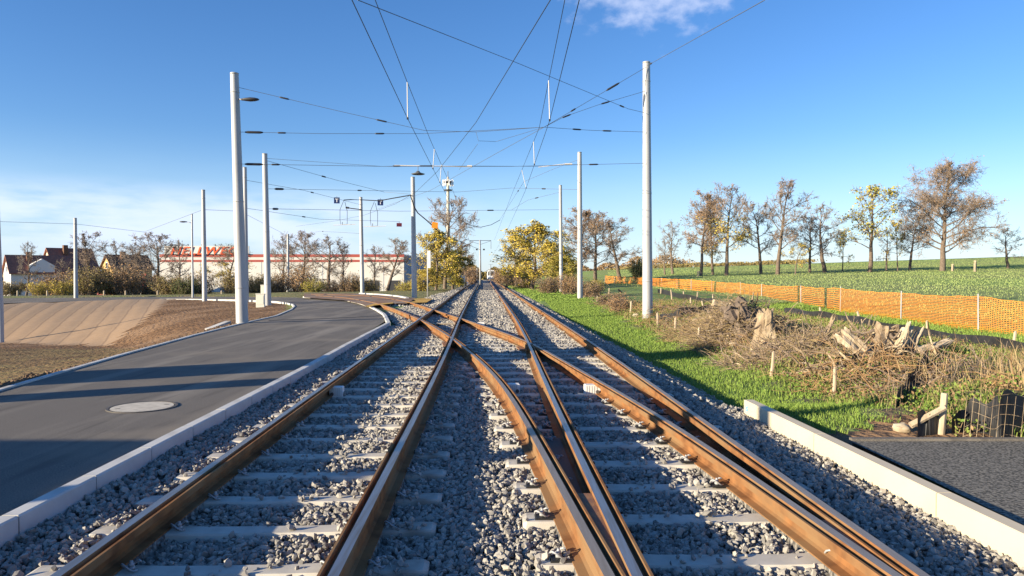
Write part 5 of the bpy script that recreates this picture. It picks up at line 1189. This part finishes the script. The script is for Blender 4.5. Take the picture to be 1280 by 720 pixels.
ragged('split_log', gp(1132, 446), (.62, .1, 1), .58, .12, .08, 6, 'rightmost slim pale splinter of the stump pile', 'log', 1, 'wood', .5)
ragged('split_log', gp(1029, 432), (.45, .2, 1), .68, .075, .045, 7, 'short upright grey splinter in the middle of the pile', 'log', 5, 'woodg', .4)
ragged('fallen_log', gp(985, 436, .1), (1, .25, .05), 1.6, .07, .05, 8, 'long thin log lying across the middle of the pile', 'log', 6)
ragged('fallen_log', gp(1008, 440, .12), (1, -.15, .12), 1.3, .06, .04, 9, 'curved grey branch lying over the brush', 'log', 4, 'bark')
ragged('fallen_log', gp(893, 395, .45), (1, .1, -.12), 1.2, .16, .07, 10, 'whitish log end lying on the left of the pile', 'log', 4, 'wood')
ragged('fallen_log', gp(1150, 448, .12), (1, .2, .3), .7, .11, .08, 12, 'short pale log right of the splinters', 'log', 1, 'wood')
ragged('fallen_log', gp(1070, 458, .05), (.8, .2, .2), .9, .14, .10, 13, 'brown log below the leaning pale one', 'log', 3)
ragged('fallen_log', gp(773, 366, .25), (.6, .1, -.5), .9, .08, .08, 14, 'small black log lying among far weeds', 'log', 0, 'silt')
def rock(x, y, r, seed, label, mt='rockp', dz=0.0):
    rg = np.random.default_rng(seed); bm = bmesh.new(); bmesh.ops.create_icosphere(bm, subdivisions=3, radius=r); cuts = [(Vector(rg.normal(size=3)).normalized(), r*rg.uniform(.5, .85)) for _ in range(7)]
    for v in bm.verts:
        v.co = v.co*(1+.2*noise.noise(v.co*2.2/r+Vector((seed, 0, 0))))
        for q, h in cuts:
            d = v.co.dot(q); 
            if d > h: v.co -= q*(d-h)*.85
        v.co.z *= .75
    me = bpy.data.meshes.new('rock'); bm.to_mesh(me); bm.free(); o = link('rock', me, M[mt]); o.location = gp(x, y, r*.3+dz); auto_smooth(o, 30); tag(o, label, 'rock', 'rocks in the brush')
M['rockp'] = mat('pale_rock', (.55, .47, .34), .9, (.40, .32, .22), 4, bump=.4, bscale=20, bdist=.02)
rock(925, 431, .17, 1, 'whitish rock perched in front of the root plate', dz=.22); rock(918, 436, .15, 2, 'pale yellow rock below the whitish one', dz=.06); rock(918, 405, .16, 3, 'cream rock on the left top of the pile', dz=.25); rock(1003, 412, .24, 4, 'rounded tan boulder behind the stump', dz=.0); rock(870, 406, .16, 5, 'pale rounded rock at the end of the black sheet', dz=.05)
rock(1020, 415, .16, 6, 'small tan rock right of the rounded boulder'); rock(795, 397, .17, 7, 'tan stone beside the stake left of the thick pole'); rock(1127, 540, .10, 8, 'small tan stone by the brace foot'); rock(1135, 476, .12, 9, 'grey tan stone beside the dark gap')
# ------------------------------------------------------------------ grass and weeds (stuff)
def blades(P0, h, w, bend, rg, curve=True):
    n = len(P0); q = rg.uniform(0, 6.283, n); dirx = np.column_stack([np.cos(q), np.sin(q), np.zeros(n)]); q2 = rg.uniform(0, 6.283, n); side = np.column_stack([np.cos(q2), np.sin(q2), np.zeros(n)])*w[:, None]
    m = P0+dirx*(bend*h*.3)[:, None]+np.array((0, 0, 1.))*(h*.6)[:, None]; t = P0+dirx*(bend*h)[:, None]+np.array((0, 0, 1.))*(h*(1-.35*bend))[:, None]
    V = np.stack([P0-side, P0+side, m+side*.7, m-side*.7, t], 1).reshape(-1, 3); b = 5*np.arange(n); return V, np.column_stack([b, b+1, b+2, b+3]), np.column_stack([b+3, b+2, b+4])
def field_blades(name, X0, X1, Y0, Y1, n, h, w, bend, mt, label, maskf=None, seed=0, clump=0.0):
    rg = np.random.default_rng(seed); X = rg.uniform(X0, X1, n); Y = Y0+(Y1-Y0)*rg.random(n)**1.5
    if clump:
        nz_ = np.array([noise.noise(Vector((a*1.3, b*1.3, seed))) for a, b in zip(X, Y)]); k = nz_ > clump-.5; X, Y = X[k], Y[k]
    if maskf is not None: k = maskf(X, Y); X, Y = X[k], Y[k]
    k = X < .72*Y+1.5; X, Y = X[k], Y[k]; n = len(X); Z_ = zt(X, Y)-.01; sc = np.clip(.7+Y*.035, .8, 2.4 if Y1 < 100 else (3.2 if X1 < 10 else 4.2)); hh = rg.uniform(.5, 1.3, n)*h; V, F4, F3 = blades(np.column_stack([X, Y, Z_]), hh, w*sc*rg.uniform(.6, 1.4, n), rg.uniform(.1, bend, n), rg)
    o = link(name, np_mesh(name, V, [F4, F3]), mt); tag(o, label, 'grass', kind='stuff'); return o
vm = lambda X, Y: (X > Dx(Y)+.95+.12*np.sin(Y*3)) & ~((Y < 10.2) & (X < 3.5)) & (Y > 7.75)
field_blades('verge_grass', 2.2, 5.4, 7.75, 60, 95000, .085, .0045, .7, M['g_blade'], 'bright green grass verge between the ballast and the weeds', lambda X, Y: vm(X, Y) & (Y > 8.65+.25*np.sin(X*3)+.2*np.sin(X*11+Y*7)), 3)
field_blades('verge_grass', -2, 7.5, 50, 130, 30000, .13, .010, .7, M['g_blade'], 'far part of the green grass verge below the yellow trees', lambda X, Y: X > Dx(Y)+1.0, 33)
field_blades('fence_side_grass', 11.0, 15.5, 9, 40, 36000, .13, .006, .8, M['g_blade'], 'green grass strip between the black sheet and orange net', lambda X, Y: (X > 12.2) | (Y > 24), 4)
field_blades('field_crop', 13.5, 150, 20, 185, 210000, .11, .006, .8, M['g_field'], 'low green crop covering the rising field', lambda X, Y: (X > 15.6-.02*Y) & (X > .13*Y), 41)
bm_ = lambda X, Y: (X > 4.85) & (Y > 8.0)
rgx = np.random.default_rng(5)
field_blades('undergrowth', 4.8, 11.6, 7.9, 44, 21000, .26, .0035, 1.0, M['g_dry'], 'dry tan stems and brambles over the brush mounds', bm_, 5, .36)
field_blades('weeds', 4.7, 11.8, 7.9, 44, 75000, .17, .007, .9, M['g_weed'], 'green weeds growing through the brush', bm_, 6, .42)
field_blades('tall_reeds', 6.4, 10.8, 8.4, 12.5, 2600, .62, .005, .75, M['g_dry'], 'tall arching dry reeds on the nearest mound', None, 8, .35)
field_blades('long_grass', 7.2, 11.5, 8.2, 12, 6000, .34, .007, .9, M['g_weed'], 'long arching green grass on the nearest mound', None, 9, .5)
def brush_pile(name, spots, n, label, seed, mt, th=1.0):
    rg = np.random.default_rng(seed); segs = []
    for i in range(n):
        cx, cy, rx, ry, hh = spots[rg.integers(0, len(spots))]; q = rg.uniform(0, 6.28); u = math.sqrt(rg.random()); x = cx+rx*u*math.cos(q); y = cy+ry*u*math.sin(q); z_ = zt1(x, y)+rg.random()*hh*(1-u*u)+.01; p = np.array((x, y, z_)); d = rg.normal(0, 1, 3); d[2] = abs(d[2])*.45-.05; d /= np.linalg.norm(d); L = rg.uniform(.2, .8); r = rg.uniform(.003, .010)*th
        for s in range(4):
            d = d+rg.normal(0, .25, 3)-np.array((0, 0, .10)); d /= np.linalg.norm(d); e = p+d*L/4; segs.append((*p, *e, r, r*.8)); r *= .8; p = e
    V, Fq = seg_mesh(segs, 4); o = link(name, np_mesh(name, V, [Fq]), mt); tag(o, label, 'brushwood', kind='stuff')
a1 = on_ground(930, 430); a2 = on_ground(1000, 440); a3 = on_ground(1090, 455); a4 = on_ground(890, 420)
brush_pile('brush_pile', [(a1[0], a1[1]+.8, 1.0, 1.2, 1.25), (a1[0], a1[1]+.8, 1.2, 1.2, 1.0), (a4[0], a4[1]+1, 1.2, 1.8, .45), (a2[0], a2[1], 1.6, 1.4, .25)], 4200, 'tangled heap of dry roots and branches', 3, M['g_dry'])
brush_pile('thick_roots', [(a1[0], a1[1]+.7, 1.0, 1.0, 1.15), (a1[0]+.6, a1[1]+.3, .9, .9, .7), (a2[0], a2[1], 1.6, 1.2, .35), (a3[0], a3[1], 1.3, .8, .35)], 620, 'thick grey tangled roots sticking out of the heap', 9, M['woodg'], 3.2)
brush_pile('dark_brush', [(a1[0], a1[1]+.8, 1.2, 1.3, 1.1), (a2[0], a2[1], 1.8, 1.6, .35), (6.6, 25, 1.6, 7, .35), (7.5, 11.6, 2, 1.2, .25)], 3600, 'darker twigs mixed through the heap', 4, M['twig'])
brush_pile('bramble', [(6, 20, 1.1, 5, .35), (5.8, 28, 1.1, 8, .45), (6.2, 12.6, 1.2, 1.6, .35), (8.3, 9.8, 2.0, 1.0, .2)], 2200, 'low reddish bramble stems along the weeds', 6, M['l_brn'])
# leaf litter on verge weeds
def litter(name, X0, X1, Y0, Y1, n, s, mt, label, mf, seed):
    rg = np.random.default_rng(seed); X = rg.uniform(X0, X1, n); Y = Y0+(Y1-Y0)*rg.random(n)**1.4; k = mf(X, Y) & (X < .72*Y+1.5); X, Y = X[k], Y[k]
    V, Fq = leaf_quads(np.column_stack([X, Y, zt(X, Y)+rg.uniform(.02, .2, len(X))]), s, rg); o = link(name, np_mesh(name, V, [Fq]), mt); tag(o, label, 'leaves', kind='stuff')
litter('broad_leaves', 4.8, 11.5, 7.9, 44, 26000, .022, M['g_weed'], 'small broad weed leaves scattered over the mounds', bm_, 12)
litter('dead_leaves', 4.8, 11.8, 7.9, 44, 22000, .022, M['l_tan'], 'dead brown leaves lying over the brush', bm_, 13)
# clods along the road edge of the island
ed2 = resample(np.array([p[:2] for p in isl_near[:-1]]), .05)
n = 5200; rg = np.random.default_rng(31); k = rg.integers(0, len(ed2), n); t2 = np.gradient(ed2, axis=0); t2 /= np.linalg.norm(t2, axis=1)[:, None]; off = np.abs(rg.normal(0, .45, n))+.05
C_ = ed2[k]+np.column_stack([t2[k, 1], -t2[k, 0]])*off[:, None]
test = inside(road_poly, C_[:, 0], C_[:, 1]); C_[test] = ed2[k][test]-np.column_stack([t2[k, 1], -t2[k, 0]])[test]*off[test][:, None]
k3 = ~inside(road_poly, C_[:, 0], C_[:, 1]) & (C_[:, 1] > 5); C_ = C_[k3]
s_ = rg.uniform(.012, .05, len(C_))
M['clod'] = mat('earth_clod', (.13, .085, .05), .95, island=(.20, .13, .08))
o = stones(np.column_stack([C_, zt(C_[:, 0], C_[:, 1])+s_*.3]), s_, 'earth_clods', M['clod']); tag(o, 'loose crumbled earth along the thin road edging', 'earth', kind='stuff')
# ------------------------------------------------------------------ things outside the frame on the left that throw the long shadows over the road
def offthing(): pass
sx, sy = math.cos(R(SUN_A)), math.sin(R(SUN_A))
# unseen, added to shade the lower left road: container
o = empty('box_shadow_caster', (-14.6, -.6, -.2), 'unseen added container standing beyond the left edge by the road', 'shadow_box'); mb = MB(); mb.box(-1.2, 1.2, -3, 3, .1, 2.6); mb.build('shell', M['walls'], o); mb = MB(); mb.box(-1.25, 1.25, -3.05, 3.05, 2.6, 2.75); mb.build('roof', M['galv'], o)
c = np.array((-6.3, 13.0))-np.array((sx, sy))*9.2; o = empty('column_shadow_caster', (c[0], c[1], -.2), 'tall unseen added silo beyond the left edge', 'shadow_column'); mb = MB(); mb.tube([(0, 0, 1.0), (0, 0, 1.8), (0, 0, 4.9), (0, 0, 5.2)], [.25, .85, .85, .6], 20); mb.build('drum', M['galv'], o, True)  # unseen column added to cast the wide shadow band over road and tracks
for q in range(4): mb = MB(); a_ = q*1.571+.78; mb.tube([(.8*math.cos(a_), .8*math.sin(a_), -.2), (.75*math.cos(a_), .75*math.sin(a_), 2.2)], .06, 6); mb.build('leg', M['galv'], o)
c = np.array((-5.6, 11.0))-np.array((sx, sy))*7.6; o = empty('slim_shadow_caster', (c[0], c[1], -.2), 'narrow unseen added cabin beyond the left edge', 'shadow_pillar', None, R(20)); mb = MB(); mb.box(-.32, .32, -.32, .32, 0, 2.2); mb.build('shell', M['tramb'], o); mb = MB(); mb.box(-.36, .36, -.36, .36, 2.2, 2.35); mb.build('roof', M['whitep'], o)  # unseen slim box added to cast the thinner shadow band on the road
c = np.array((.16, 7.5))-np.array((sx, sy))*12; o = empty('catenary_pole', (c[0], c[1], -.2), 'galvanised pole standing outside the frame left of the camera', 'pole', 'galvanised catenary poles'); mb = MB(); mb.tube([(0, 0, -.3), (0, 0, 9)], [.2, .14], 16); mb.build('mast', M['galv'], o, True); mb = MB(); mb.tube([(0, 0, 9), (0, 0, 9.05)], .15, 16); mb.build('cap', M['galv'], o)
print('done, objects', len(bpy.data.objects))
